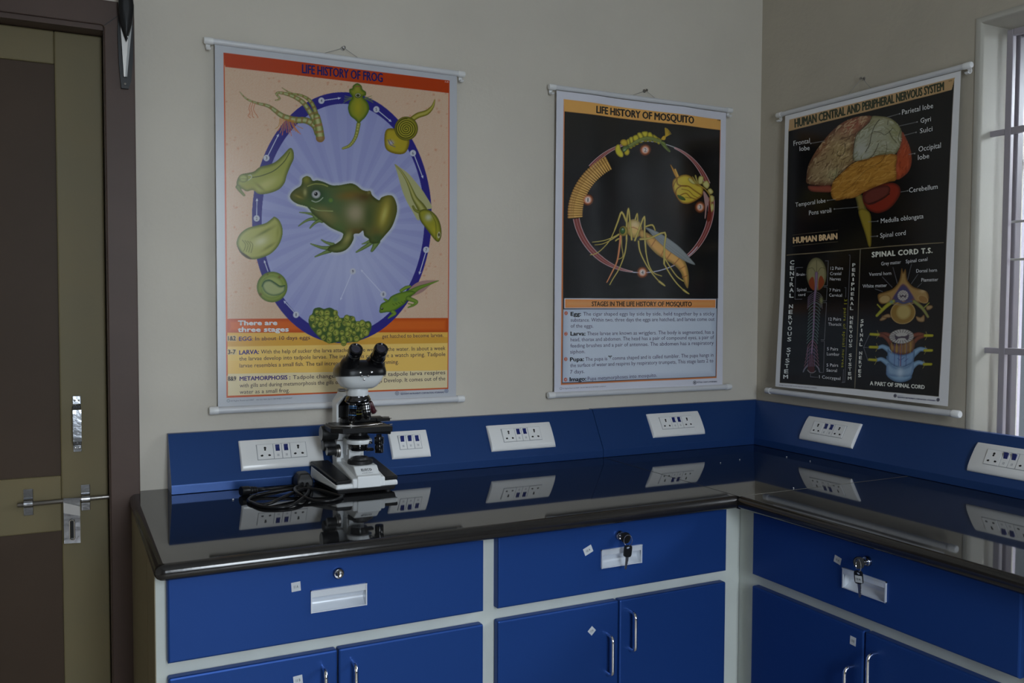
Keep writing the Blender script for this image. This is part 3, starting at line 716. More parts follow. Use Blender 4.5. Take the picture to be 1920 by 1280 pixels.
# ------------------------------------------------------------------ binocular microscope
CX, OY = -1.2940, -.170
mic = thing('microscope', (CX, -.16, 0), 'white and black binocular laboratory microscope standing on the granite worktop', 'microscope')
def hull_prism(mb, prof, x0, x1, mi=0, b=.002):
    """side profile in (y, z), extruded along x and bevelled"""
    bm = bmesh.new(); n = len(prof)
    A = [bm.verts.new((x0, y, z)) for y, z in prof]; B = [bm.verts.new((x1, y, z)) for y, z in prof]
    bm.faces.new(A); bm.faces.new(B[::-1])
    for i in range(n): bm.faces.new([A[i], B[i], B[(i + 1) % n], A[(i + 1) % n]])
    bmesh.ops.recalc_face_normals(bm, faces=bm.faces)
    if b: bmesh.ops.bevel(bm, geom=bm.edges[:], offset=b, segments=3, affect='EDGES', profile=.5, clamp_overlap=True)
    return mb.bm(bm, mi)
def loft(mb, rings, mi=0, smooth=False, b=0):
    bm = bmesh.new(); R_ = [[bm.verts.new(p) for p in r] for r in rings]; n = len(rings[0])
    for a in range(len(R_) - 1):
        for i in range(n): bm.faces.new([R_[a][i], R_[a][(i + 1) % n], R_[a + 1][(i + 1) % n], R_[a + 1][i]])
    bm.faces.new(R_[0][::-1]); bm.faces.new(R_[-1]); bmesh.ops.recalc_face_normals(bm, faces=bm.faces)
    if b: bmesh.ops.bevel(bm, geom=bm.edges[:], offset=b, segments=2, affect='EDGES', profile=.5, clamp_overlap=True)
    return mb.bm(bm, mi, smooth)
# foot
mb = MB(); loft(mb, [[(-1.357, -.2335, .003), (-1.231, -.2335, .003), (-1.237, -.083, .003), (-1.367, -.083, .003)], [(-1.359, -.2365, .0135), (-1.2285, -.2365, .0135), (-1.234, -.081, .0135), (-1.370, -.081, .0135)]], b=.002)
ft = mb.build('foot', M_BLKM, mic)
for x, y in ((-1.345, -.222), (-1.243, -.222), (-1.352, -.095), (-1.247, -.095)): MB().lathe([(.007, 0), (.007, .0035), (.007, .0035), (0, .0035)], (x, y, 0.0001), (0, 0, 1), 16).build('rubber_foot', M_BLKM, ft)
# white base body: wedge on both sides plus raised centre ridge
mb = MB()
f0, f1 = -.2405, -.080
loft(mb, [[(-1.3625, f0, .0135), (-1.2250, f0, .0135), (-1.2300, f1, .0135), (-1.3770, f1, .0135)], [(-1.3605, f0, .0235), (-1.2265, f0, .0245), (-1.2320, f1, .0420), (-1.3755, f1, .0420)]], b=.0035)
hull_prism(mb, [(-.2440, .0137), (-.2440, .0385), (-.2350, .0400), (-.2150, .0560), (-.180, .0575), (-.082, .0600), (-.082, .0137)], -1.3170, -1.2645, b=.0025)
hull_prism(mb, [(-.2420, .0137), (-.2420, .0345), (-.2340, .0355), (-.150, .0500), (-.083, .0545), (-.083, .0137)], -1.3270, -1.2550, b=.0035)
mb.build('base', M_WHITE, mic)
for (xa, xb, ya, yb, nm) in ((-1.3615, -1.3285, -1.3775, -1.3360, 'l'), (-1.2545, -1.2245, -1.2480, -1.2300, 'r')):
    mb = MB(); loft(mb, [[(xa, -.2365, .0225), (xb, -.2365, .0240), (yb, -.083, .0405), (ya, -.083, .0405)], [(xa, -.2365, .0315), (xb, -.2365, .0325), (yb, -.083, .0515), (ya, -.083, .0515)]], b=.0025)
    mb.build('side_pad', M_BLACK, mic, label='black sloping pad')
# maker's stamp on the ridge slope
sl_o = Vector((-1.2915, -.2262, .0474)); sl_u = Vector((0, .0200, .0160)).normalized(); sl_n = Vector((0, -.0160, .0200)).normalized(); sl_r = Vector((1, 0, 0))
mb = MB(); lettering(mb, 'ELISCO', sl_o + sl_n * .0004 + sl_u * .0025, sl_r, sl_u, width=.023, height=.0062, bold=.02, center=True)
for k in range(13):
    t0 = math.pi * (1 + k / 13); t1 = math.pi * (1 + (k + 1) / 13)
    P = [sl_o + sl_n * .0004 + sl_r * (rr * math.cos(t)) + sl_u * (.0012 + rr * .42 * math.sin(t)) for t in (t0, t1) for rr in (.0108, .0116)]
    mb.add(P, [(0, 2, 3, 1)])
lettering(mb, 'AN ISO 9001 COMPANY', sl_o + sl_n * .0004 - sl_u * .0070, sl_r, sl_u, width=.024, height=.0017, bold=.01, center=True)
mb.build('maker_stamp', M_INK, mic, weld=False)
# illuminator collar
MB().lathe([(.0265, .0565), (.0270, .0570), (.0270, .0640), (.0255, .0652), (.0180, .0655), (.0180, .0655), (.0172, .0700), (.0160, .0712), (.0160, .0712), (.0135, .0712), (.0135, .0712), (.0130, .0690), (0, .0690)], (CX + .001, -.185, 0), n=40).build('illuminator', M_BLKM, mic)
il = MB()
for k in range(40):
    t = 2 * math.pi * k / 40; c = Vector((CX + .001 + .0270 * math.cos(t), -.185 + .0270 * math.sin(t), 0)); d = Vector((math.cos(t), math.sin(t), 0)); q = Vector((-math.sin(t), math.cos(t), 0))
    v = [c + q * (sx * .0011) + d * dd + Vector((0, 0, z)) for z in (.0575, .0638) for dd in (-.001, .0007) for sx in (-1, 1)]
    il.add(v, [(0, 1, 3, 2), (4, 6, 7, 5), (2, 3, 7, 6), (0, 2, 6, 4), (1, 5, 7, 3)])
il.build('grip_ribs', M_BLKM, mic)
# arm
mb = MB(); hull_prism(mb, [(-.082, .0500), (-.082, .1860), (-.128, .2120), (-.172, .2120), (-.1750, .2070), (-.150, .2010), (-.119, .1800), (-.119, .0500)], -1.3270, -1.2640, b=.003)
mb.v = [(x if y > -.125 else (CX - .002) + (x - CX + .002) * (1 - .42 * min(1, (-.125 - y) / .04)), y, z) for x, y, z in mb.v]
arm = mb.build('arm', M_WHITE, mic)
mb = MB(); mb.add([(-1.3225, -.1196, .1500), (-1.2640, -.1196, .1500), (-1.2640, -.1196, .1788), (-1.2700, -.1480, .1998), (-1.3150, -.1480, .1998), (-1.3225, -.1196, .1768)], [(0, 1, 2, 5), (5, 2, 3, 4)])
mb.build('arm_insert', M_BLACK, arm, label='black inset panel')
mb = MB(); mb.box(-1.3225, -1.3010, -.1235, -.1195, .1315, .1490, .001); mb.box(-1.3010, -1.2975, -.130, -.1195, .1300, .1560, .001)
br = mb.build('slide_bracket', M_SATIN, arm, label='bright metal bracket'); 
mb = MB(); mb.add([(-1.3185, -.1237, .1375), (-1.3125, -.1237, .1375), (-1.3155, -.1237, .1430)], [(0, 1, 2)]); mb.build('warning_triangle', M_INK, br, weld=False)
# head: neck, housing, hinged binocular body, eyepieces
MB().lathe([(.0222, .2040), (.0226, .2050), (.0232, .2185), (.0228, .2205), (.0228, .2205), (0, .2205)], (CX, OY, 0), n=36).build('neck', M_WHITE, mic)
mb = MB(); mb.tube([(CX - .020, OY - .004, .2165), (CX - .033, OY - .008, .2175)], .0017, 10); mb.tube([(CX - .031, OY - .0075, .2173), (CX - .046, OY - .012, .2183)], [.0034, .0036], 14); mb.build('clamp_screw', M_SATIN, mic)
def rrect(cx, cy, hx, hy, z, n=6, p=.45, tilt=0.0):
    out = []
    N = n * 4
    for i in range(N):
        t = 2 * math.pi * i / N; c, s_ = math.cos(t), math.sin(t)
        x = hx * math.copysign(abs(c) ** p, c); y = hy * math.copysign(abs(s_) ** p, s_)
        out.append((cx + x, cy + y, z - tilt * (y)))
    return out
tb = .10
mb = MB(); loft(mb, [rrect(CX, OY - .006, .0290, .027, .2212, 8, .55), rrect(CX, OY - .008, .0360, .034, .2250, 8, .55, .04), rrect(CX, OY - .012, .0450, .040, .2380, 8, .5, .06), rrect(CX, OY - .014, .0500, .043, .2535, 8, .48, .08), rrect(CX, OY - .014, .0495, .0425, .2545, 8, .48, .08)], smooth=True)
hd = mb.build('head', M_WHITE, mic)
mb = MB(); loft(mb, [rrect(CX, OY - .014, .0500, .0432, .2470, 8, .48, .08), rrect(CX, OY - .015, .0528, .0462, .2485, 8, .50, .08), rrect(CX, OY - .015, .0532, .0466, .2560, 8, .50, .08), rrect(CX, OY - .013, .0525, .0450, .2650, 8, .55, .10), rrect(CX, OY - .010, .0470, .0400, .2745, 8, .62, .10), rrect(CX, OY - .006, .0360, .0310, .2800, 8, .7, .10), rrect(CX, OY - .004, .015, .012, .2815, 8, .8, .10)], smooth=True)
M_BLKS = mat('satin_black', (.006, .006, .007), .32, spec=.25)
bb = mb.build('binocular_body', M_BLKS, mic)
ed = Vector((0, -.707, .600)).normalized()
for sx, nm in ((-1, 'left'), (1, 'right')):
    b0 = Vector((CX + sx * .0275, -.2005, .2675)); 
    # swelling eyepiece tube socket
    mb = MB(); mb.lathe([(.0215, -.010), (.0222, .002), (.0215, .013), (.0180, .021), (.0150, .028), (.0145, .040), (.0142, .042)], b0, ed, 32, smooth=True)
    tu = mb.build('eyepiece_tube', M_BLKS, mic)
    L0 = .037 if sx < 0 else .033
    prof = [(.0140, L0), (.0142, L0 + .003), (.0142, L0 + .010), (.0138, L0 + .011), (.0138, L0 + .015), (.0150, L0 + .0165), (.0152, L0 + .021), (.0150, L0 + .026), (.0142, L0 + .030), (.0120, L0 + .0312), (.0120, L0 + .0312), (.0100, L0 + .0295), (.0100, L0 + .0295)]
    if sx > 0: prof = [(.0152, .026), (.0165, .028), (.0165, .036), (.0150, .0375), (.0150, .0375)] + [(r + .0002, h + .004) for r, h in prof]
    ep = MB().lathe(prof, b0, ed, 32).build('eyepiece', M_BLKG, mic)
    top = prof[-1][1]
    MB().lathe([(.0102, top), (.0070, top + .0012), (0, top + .0018)], b0, ed, 24).build('lens', M_LENS, ep)
    MB().lathe([(.0143, L0 + .0112), (.0143, L0 + .0148)], b0, ed, 32).build('magnification_band', M_SATIN, ep)
# hinge plate and little screws
MB().lathe([(.0135, 0), (.0135, .003), (.012, .0042), (0, .0045)], (CX, -.206, .2690), (0, -.45, .9), 24).build('hinge_cap', M_BLACK, mic)
hdv = bb
for x, y, z, ax_, r, m in ((CX - .0125, -.2305, .2590, (0, -.9, .4), .0028, M_CHROME), (CX + .0125, -.2305, .2590, (0, -.9, .4), .0028, M_CHROME), (CX - .0345, -.2215, .2690, (0, -.8, .6), .0022, M_CHROME), (CX + .0355, -.2215, .2690, (0, -.8, .6), .0022, M_CHROME),
                      (CX - .009, -.2318, .2510, (0, -1, 0), .0024, M_SATIN), (CX + .005, -.2318, .2510, (0, -1, 0), .0024, M_SATIN), (CX - .003, -.2270, .2440, (0, -1, 0), .0028, M_CHROME)):
    MB().lathe([(r, -.004), (r, .0012), (r * .7, .0020), (0, .0022)], (x, y, z), ax_, 14).build('screw', m, mic)
mb = MB(); mb.box(CX - .0095, CX + .0095, -.2335, -.2300, .2570, .2602, .0006); mb.build('scale_plate', M_BLACK, mic)
# revolving nosepiece (tilted) and four objectives
na = Vector((.10, .22, -1)).normalized(); nc = Vector((CX, OY, .2065))
MB().lathe([(.0205, -.001), (.0215, .0020), (.0250, .0050), (.0262, .0070), (.0262, .0070), (.0268, .0078), (.0270, .0092), (.0250, .0100), (.0250, .0100), (.0240, .0112), (.0278, .0120), (.0286, .0130), (.0280, .0146), (.0240, .0175), (.0160, .0195), (0, .0198)], nc, na, 40).build('nosepiece', M_CHROME if False else mat('dark_polished_metal', (.10, .10, .11), .16, 1.0), mic)
def objective(base, tip, rad, band, lab, bandm, body=None, silver=False):
    b_ = Vector(base); d = (Vector(tip) - b_); L = d.length; d.normalize()
    prof = [(rad * .92, 0), (rad, .001), (rad, L * .30), (rad, L * .30), (rad * .96, L * .31), (rad * .96, L * .62), (rad * .96, L * .62), (rad * .90, L * .66), (rad * .86, L * .84), (rad * .60, L * .93), (rad * .60, L * .93), (rad * .45, L), (0, L)]
    o = MB().lathe(prof, b_, d, 26).build('objective', body or M_BLKG, mic, label=lab)
    for q0, q1 in band: MB().lathe([(rad * 1.02, L * q0), (rad * 1.02, L * q1)], b_, d, 26).build('ring', bandm, o)
    MB().lathe([(rad * .62, L * .93), (rad * .47, L * 1.005), (0, L * 1.005)], b_, d, 20).build('front_lens', M_CHROME, o)
    return o
objective((CX - .0150, -.1860, .1890), (CX - .0190, -.1900, .1475), .0088, [(.14, .18), (.24, .27), (.60, .64)], 'black objective with blue rings', M_BLUEL)
objective((CX + .0070, -.1530, .1800), (CX + .0080, -.1500, .1470), .0085, [(.30, .33), (.52, .58)], 'black objective with a yellow ring', M_YELL)
objective((CX + .0085, -.1980, .1895), (CX + .0125, -.2050, .1530), .0092, [(.02, .06), (.16, .20), (.22, .25), (.30, .38), (.50, .53)], 'black objective with silver bands', M_STEEL)
objective((CX + .0260, -.1680, .1870), (CX + .0400, -.1650, .1620), .0075, [(.86, .92)], 'dark red objective pointing outwards', M_REDL, body=M_REDL)
# stage with mechanical slide holder
mb = MB(); hull_prism(mb, [(-.2270, .1285), (-.2270, .1400), (-.1120, .1400), (-.1120, .1285)], -1.3440, -1.2330, b=.0012)
loft(mb, [[(-1.3640, -.205, .1300), (-1.3430, -.2265, .1290), (-1.3430, -.120, .1290), (-1.3600, -.135, .1300)], [(-1.3640, -.205, .1395), (-1.3430, -.2265, .1398), (-1.3430, -.120, .1398), (-1.3600, -.135, .1395)]], b=.001)
stg = mb.build('stage', M_BLACK, mic)
mb = MB(); hull_prism(mb, [(-.1420, .1402), (-.1420, .1495), (-.1240, .1510), (-.1180, .1402)], -1.3200, -1.2270, b=.0012); mb.box(-1.2430, -1.2120, -.150, -.120, .1410, .1480, .0015)
mb.build('slide_holder_bar', M_BLACK, mic)
mb = MB(); mb.tube([(-1.3660, -.175, .1470), (-1.3560, -.186, .1412), (-1.3330, -.196, .1415), (-1.3050, -.204, .1412), (-1.2700, -.198, .1415), (-1.2420, -.184, .1412)], [.0009, .0014, .0016, .0014, .0014, .0012], 8)
mb.box(-1.2950, -1.2560, -.2010, -.1900, .1401, .1412, .0003); mb.build('slide_clip', M_SATIN, mic)
mb = MB(); mb.tube([(-1.2350, -.128, .1470), (-1.2080, -.130, .1475)], .0012, 8); mb.tube([(-1.2350, -.138, .1450), (-1.2060, -.141, .1455)], .0010, 8); mb.tube([(-1.2340, -.200, .1400), (-1.2250, -.202, .1402)], .0012, 8); mb.build('guide_pin', M_SATIN, mic)
MB().lathe([(.0035, 0), (.0035, .004), (.0025, .005), (0, .0052)], (-1.3170, -.198, .1405), (0, 0, 1), 16).build('stage_screw', M_CHROME, mic)
# coaxial stage controls hanging at the right
mb = MB(); loft(mb, [[(-1.2750, -.180, .1200), (-1.2750, -.150, .1200), (-1.2300, -.165, .1190), (-1.2300, -.205, .1190)], [(-1.2750, -.180, .1290), (-1.2750, -.150, .1290), (-1.2280, -.165, .1290), (-1.2280, -.205, .1290)]], b=.001); mb.build('stage_drive', M_BLACK, mic)
MB().lathe([(.0060, 0), (.0060, .005), (.0060, .005), (.0100, .0055), (.0104, .008), (.0104, .019), (.0100, .0205), (.0085, .021), (.0085, .021), (.0080, .0225), (.0092, .0230), (.0095, .025), (.0095, .0385), (.0088, .040), (0, .040)], (-1.2550, -.200, .1195), (0, 0, -1), 28).build('stage_knob', M_BLKG, mic)
# condenser, ring carrier, filter holder, rack block
MB().lathe([(.0170, .1285), (.0190, .1250), (.0190, .1180), (.0225, .1140), (.0240, .1110), (.0240, .1110), (0, .1110)], (CX + .001, -.176, 0), n=36).build('condenser', M_BLACK, mic)
cr = MB().lathe([(.0225, .1090), (.0275, .1085), (.0280, .1070), (.0280, .1010), (.0272, .0998), (.0225, .0998)], (CX + .001, -.176, 0), n=40)
cr.box(-1.3130, -1.2750, -.150, -.119, .0690, .1060, .002); cr.build('condenser_carrier', M_WHITE, mic)
MB().lathe([(.0030, 0), (.0030, .006), (.0022, .007), (0, .007)], (CX + .0170, -.1995, .1030), (.5, -.86, 0), 14).build('centering_screw', M_CHROME, mic)
mb = MB(); mb.lathe([(.0190, .0995), (.0195, .0985), (.0195, .0930), (.0195, .0930), (.0185, .0925), (.0185, .0865), (.0170, .0840), (0, .0840)], (CX + .001, -.176, 0), n=36)
mb.box(CX + .010, CX + .0275, -.200, -.184, .0840, .0905, .002); mb.build('iris_diaphragm', M_BLKG, mic)
mb = MB(); mb.box(-1.3118, -1.2860, -.1640, -.1200, .0560, .0850, .002); mb.build('rack_block', M_WHITE, mic)
# focusing knobs
def knob(c, rad, length, name, capm, lab, r2=None):
    c = Vector(c); o = MB().lathe([(rad * .94, 0), (rad, .0015), (rad, length * .45), (rad * .97, length * .5), (rad * .97, length), (0, length)], c, (1, 0, 0), 34).build(name, M_BLKM, mic, label=lab)
    MB().lathe([(0, -.0006), (rad * .90, -.0004), (rad * .94, .0006)], c, (1, 0, 0), 34).build('knob_cap', capm, o)
    return o
knob((-1.3640, -.125, .1185), .0168, .036, 'coarse_focus_knob', M_GREYM, 'large black focusing knob with a grey end disc')
knob((-1.3580, -.118, .0905), .0125, .026, 'side_knob', M_BLACK, 'black knob behind the fine focus')
knob((-1.3530, -.132, .0790), .0098, .024, 'fine_focus_knob', M_GREYM, 'small black knob with a pale end')
MB().lathe([(.0105, 0), (.0125, .001), (.0125, .004), (.0145, .005), (.0148, .008), (.0148, .010)], (-1.3340, -.130, .0780), (1, 0, 0), 32).build('tension_ring', M_SATIN, mic)
mb = MB(); mb.box(-1.3300, -1.3150, -.1270, -.1195, .0985, .1010, .0008); mb.build('stop_lever', M_SATIN, mic)

# ------------------------------------------------------------------ power lead lying beside the microscope
pc = thing('power_cable', (-1.45, -.2, 0), 'coiled black power cable with moulded plug lying left of the microscope', 'cable')
def crom(pts, n=8, closed=False):
    P = [Vector(p) for p in pts]; out = []; N = len(P)
    for i in range(N - 1):
        a, b, c, d = P[max(i - 1, 0)], P[i], P[i + 1], P[min(i + 2, N - 1)]
        for k in range(n):
            t = k / n; out.append(.5 * ((2 * b) + (c - a) * t + (2 * a - 5 * b + 4 * c - d) * t * t + (3 * b - a - 3 * c + d) * t ** 3))
    out.append(P[-1]); return out
r = .0034
path = [(-1.4955, -.1330, .0068), (-1.4650, -.1240, .0052), (-1.4250, -.1080, r), (-1.3950, -.1060, r), (-1.3950, -.150, .005), (-1.4300, -.195, .0105), (-1.4700, -.232, .0075), (-1.5100, -.262, r), (-1.5330, -.240, r), (-1.5350, -.205, r), (-1.5100, -.1700, .004), (-1.4500, -.1680, .0095), (-1.4000, -.190, .0105), (-1.3640, -.236, .0045), (-1.3560, -.262, r), (-1.3860, -.286, r), (-1.4200, -.272, .0045), (-1.4400, -.230, .0125), (-1.4350, -.185, .0145), (-1.4120, -.150, .0120), (-1.4060, -.122, .0130)]
MB().tube(crom(path, 8), r, 12).build('cord', M_BLACK, pc)
path2 = [(-1.5350, -.225, r), (-1.5200, -.283, r), (-1.4750, -.300, r), (-1.4350, -.255, .0075), (-1.4120, -.205, .0085), (-1.3990, -.150, .0085), (-1.3960, -.124, .0130)]
MB().tube(crom(path2, 8), r, 12).build('cord', M_BLACK, pc)
# C13 style connector end
mb = MB(); d = Vector((.962, .0, 0)) + Vector((0, .30, 0)); d.normalize(); st = Vector((-1.5400, -.1480, .0105)); q = Vector((-d.y, d.x, 0))
mb.lathe([(0, 0), (.0098, 0), (.0100, .001), (.0100, .016), (.0092, .019), (.0080, .021), (.0086, .022), (.0086, .025), (.0070, .026), (.0080, .027), (.0080, .030), (.0062, .031), (.0074, .032), (.0074, .035), (.0055, .037), (.0045, .052)], st, d + Vector((0, 0, -.07)), 20)
mb.build('cable_connector', M_BLACK, pc)
# mains plug standing against the base
mb = MB(); loft(mb, [[(-1.4180, -.1340, .0035), (-1.3830, -.1340, .0035), (-1.3830, -.0900, .0035), (-1.4180, -.0900, .0035)], [(-1.4180, -.1330, .0180), (-1.3830, -.1330, .0180), (-1.3830, -.0900, .0180), (-1.4180, -.0900, .0180)], [(-1.4110, -.1270, .0330), (-1.3900, -.1270, .0330), (-1.3900, -.0930, .0330), (-1.4110, -.0930, .0330)]], b=.003)
mb.build('mains_plug', M_BLKM, pc)
# ------------------------------------------------------------------ printed wall charts
# Each chart is a sheet mesh whose vertices carry the printed ink colour; the print is drawn in "trace" coordinates
# (measured off a picture of the chart) that a homography carries onto the flat sheet.
def homography(src, dst):
    A = []; b = []
    for (x, y), (u, v) in zip(src, dst):
        A.append([x, y, 1, 0, 0, 0, -u * x, -u * y]); b.append(u)
        A.append([0, 0, 0, x, y, 1, -v * x, -v * y]); b.append(v)
    h = np.linalg.solve(np.array(A, float), np.array(b, float)); return np.append(h, 1).reshape(3, 3)
def hmap(H, x, y):
    w_ = H[2, 0] * x + H[2, 1] * y + H[2, 2]
    return (H[0, 0] * x + H[0, 1] * y + H[0, 2]) / w_, (H[1, 0] * x + H[1, 1] * y + H[1, 2]) / w_
def smooth(pts, n=6, closed=True):
    P = np.array(pts, float); N = len(P); out = []
    for i in range(N if closed else N - 1):
        if closed: a, b, c, d = P[i - 1], P[i], P[(i + 1) % N], P[(i + 2) % N]
        else: a, b, c, d = P[max(i - 1, 0)], P[i], P[i + 1], P[min(i + 2, N - 1)]
        for k in range(n):
            t = k / n; out.append(.5 * ((2 * b) + (c - a) * t + (2 * a - 5 * b + 4 * c - d) * t * t + (3 * b - a - 3 * c + d) * t ** 3))
    if not closed: out.append(P[-1])
    return np.array(out)
def zm(x0, y0, s, pts): return [(x0 + a / s, y0 + b / s) for a, b in pts]
class Canvas:
    def __init__(c, corners, rect, step, k):
        c.k = k; c.tk = k; s0, s1, zt, zb = rect
        c.H = homography(corners, [(s0, zt), (s1, zt), (s1, zb), (s0, zb)]); Hi = np.linalg.inv(c.H)
        c.nx = int(round((s1 - s0) / step)) + 1; c.nz = int(round((zt - zb) / step)) + 1
        c.s = np.linspace(s0, s1, c.nx); c.z = np.linspace(zt, zb, c.nz)
        SS, ZZ = np.meshgrid(c.s, c.z); c.X, c.Y = hmap(Hi, SS, ZZ)
        c.img = np.zeros((c.nz, c.nx, 3)); c.img[:] = c.col((178, 180, 186)); c.texts = []
    def col(c, rgb, k=None):
        v = np.array(srgb(rgb)) / (k or c.k); m = v.max()
        return v * (.84 / m) if m > .84 else v
    def win(c, x0, y0, x1, y1, pad=3):
        m = (c.X > x0 - pad) & (c.X < x1 + pad) & (c.Y > y0 - pad) & (c.Y < y1 + pad)
        r = np.any(m, 1).nonzero()[0]; q = np.any(m, 0).nonzero()[0]
        if len(r) == 0 or len(q) == 0: return None
        return slice(r[0], r[-1] + 1), slice(q[0], q[-1] + 1)
    def mix(c, w, a, rgb):
        cc = c.col(rgb) if not isinstance(rgb, np.ndarray) else rgb
        v = c.img[w]; v += (cc - v) * np.clip(a, 0, 1)[..., None]
    def sd(c, w, P, closed=True):
        X, Y = c.X[w], c.Y[w]; d = np.full(X.shape, 1e9); ins = np.zeros(X.shape, bool); N = len(P)
        for i in range(N if closed else N - 1):
            ax, ay = P[i]; bx, by = P[(i + 1) % N]; ex, ey = bx - ax, by - ay; L = ex * ex + ey * ey + 1e-12
            t = np.clip(((X - ax) * ex + (Y - ay) * ey) / L, 0, 1); d = np.minimum(d, (X - ax - t * ex) ** 2 + (Y - ay - t * ey) ** 2)
            if closed and ay != by:
                cr = ((ay > Y) != (by > Y)) & (X < ex * (Y - ay) / (by - ay) + ax); ins ^= cr
        d = np.sqrt(d); return np.where(ins, d, -d) if closed else d
    def poly(c, pts, rgb, sm=0, aa=.55, edge=None, ew=4.0, alpha=1.0, clip=None):
        P = smooth(pts, sm) if sm else np.array(pts, float)
        w = c.win(P[:, 0].min(), P[:, 1].min(), P[:, 0].max(), P[:, 1].max())
        if w is None: return None
        d = c.sd(w, P); a = np.clip(d / aa + .5, 0, 1) * alpha
        if clip is not None: a = a * clip.full[w]
        if edge is not None:
            t = np.clip(d / ew, 0, 1); t = (t * t * (3 - 2 * t))[..., None]
            c.mix(w, a, c.col(edge) * (1 - t) + c.col(rgb) * t)
        else: c.mix(w, a, rgb)
        class Mk: pass
        m = Mk(); m.full = np.zeros(c.X.shape); m.full[w] = a; m.w = w; return m
    def blob(c, x, y, rx, ry, rgb, alpha=1.0, ang=0.0, clip=None, p=2.0):
        R_ = max(rx, ry) * 2.2; w = c.win(x - R_, y - R_, x + R_, y + R_)
        if w is None: return
        dx, dy = c.X[w] - x, c.Y[w] - y; ca, sa = math.cos(ang), math.sin(ang)
        q = ((dx * ca + dy * sa) / rx) ** 2 + ((-dx * sa + dy * ca) / ry) ** 2
        a = np.exp(-q ** (p / 2) * 1.2) * alpha
        if clip is not None: a = a * clip.full[w]
        c.mix(w, a, rgb)
    def ell(c, x, y, rx, ry, rgb, ang=0.0, edge=None, ew=.35, alpha=1.0, clip=None):
        R_ = max(rx, ry); w = c.win(x - R_, y - R_, x + R_, y + R_)
        if w is None: return
        dx, dy = c.X[w] - x, c.Y[w] - y; ca, sa = math.cos(ang), math.sin(ang)
        q = np.sqrt(((dx * ca + dy * sa) / rx) ** 2 + ((-dx * sa + dy * ca) / ry) ** 2)
        a = np.clip((1 - q) * min(rx, ry) / .7 + .5, 0, 1) * alpha
        if clip is not None: a = a * clip.full[w]
        if edge is not None:
            t = np.clip((1 - q) / ew, 0, 1)[..., None]; c.mix(w, a, c.col(edge) * (1 - t) + c.col(rgb) * t)
        else: c.mix(w, a, rgb)
    def line(c, pts, wd, rgb, sm=0, alpha=1.0, aa=.6, clip=None):
        P = smooth(pts, sm, False) if sm else np.array(pts, float); m = wd + 1
        w = c.win(P[:, 0].min() - m, P[:, 1].min() - m, P[:, 0].max() + m, P[:, 1].max() + m)
        if w is None: return
        a = np.clip((wd / 2 - c.sd(w, P, False)) / aa + .5, 0, 1) * alpha
        if wd < .8: a = a * wd / .8
        if clip is not None: a = a * clip.full[w]
        c.mix(w, a, rgb)
    def tube(c, pts, rad, edge, mid, lite=None, sm=4, bands=None, bcol=None):
        P = smooth([p[:2] for p in pts], sm, False) if sm else np.array(pts, float)
        R_ = np.interp(np.linspace(0, 1, len(P)), np.linspace(0, 1, len(rad)), rad) if not np.isscalar(rad) else np.full(len(P), rad)
        mx = R_.max(); w = c.win(P[:, 0].min() - mx, P[:, 1].min() - mx, P[:, 0].max() + mx, P[:, 1].max() + mx)
        if w is None: return
        X, Y = c.X[w], c.Y[w]; best = np.full(X.shape, 9.0); rr = np.ones(X.shape); T = np.zeros(X.shape); N = len(P)
        for i in range(N - 1):
            ax, ay = P[i]; bx, by = P[i + 1]; ex, ey = bx - ax, by - ay; L = ex * ex + ey * ey + 1e-12
            t = np.clip(((X - ax) * ex + (Y - ay) * ey) / L, 0, 1); r = R_[i] + (R_[i + 1] - R_[i]) * t
            q = np.hypot(X - ax - t * ex, Y - ay - t * ey) / np.maximum(r, .2); m = q < best
            best = np.where(m, q, best); rr = np.where(m, r, rr); T = np.where(m, (i + t) / (N - 1), T)
        a = np.clip((1 - best) * rr / .7 + .5, 0, 1); t = np.clip(1 - best ** 1.6, 0, 1)[..., None]
        cc = c.col(edge) * (1 - t) + c.col(mid) * t
        if lite is not None: t2 = np.clip((t - .55) / .45, 0, 1) ** 1.2; cc = cc * (1 - t2) + c.col(lite) * t2
        if bands: bb = (np.sin(T * 2 * math.pi * bands) > .45)[..., None] * .75; cc = cc * (1 - bb) + c.col(bcol) * bb
        v = c.img[w]; v += (cc - v) * a[..., None]
    def text(c, s, p0, p1, h, rgb, bold=0.0, up=None, spacing=1.0):
        c.texts.append((s, p0, p1, h, c.col(rgb, c.tk), bold, up, spacing))
    def arrow(c, a, b, wd=1.3, hd=5.5, rgb=(170, 172, 200)):
        a = np.array(a, float); b = np.array(b, float); d = (b - a) / np.linalg.norm(b - a); n = np.array([-d[1], d[0]])
        c.line([a, b - d * hd * .7], wd, rgb); c.poly([b, b - d * hd + n * hd * .42, b - d * hd * .8, b - d * hd - n * hd * .42], rgb)
    def num(c, s, x, y, r=5.6, rim=None, fill=(178, 180, 192), ink=(35, 35, 45)):
        if rim: c.blob(x, y, r * 1.25, r * 1.3, rim, .9, p=4); c.ell(x, y, r, r * 1.05, fill, edge=rim, ew=.55)
        else: c.ell(x, y, r, r * 1.05, fill)
        wn_ = .12 if s == '1' else .30
        c.text(s, (x - r * wn_, y + r * .52), (x + r * wn_, y + r * .50), r * 1.02, ink, .012)
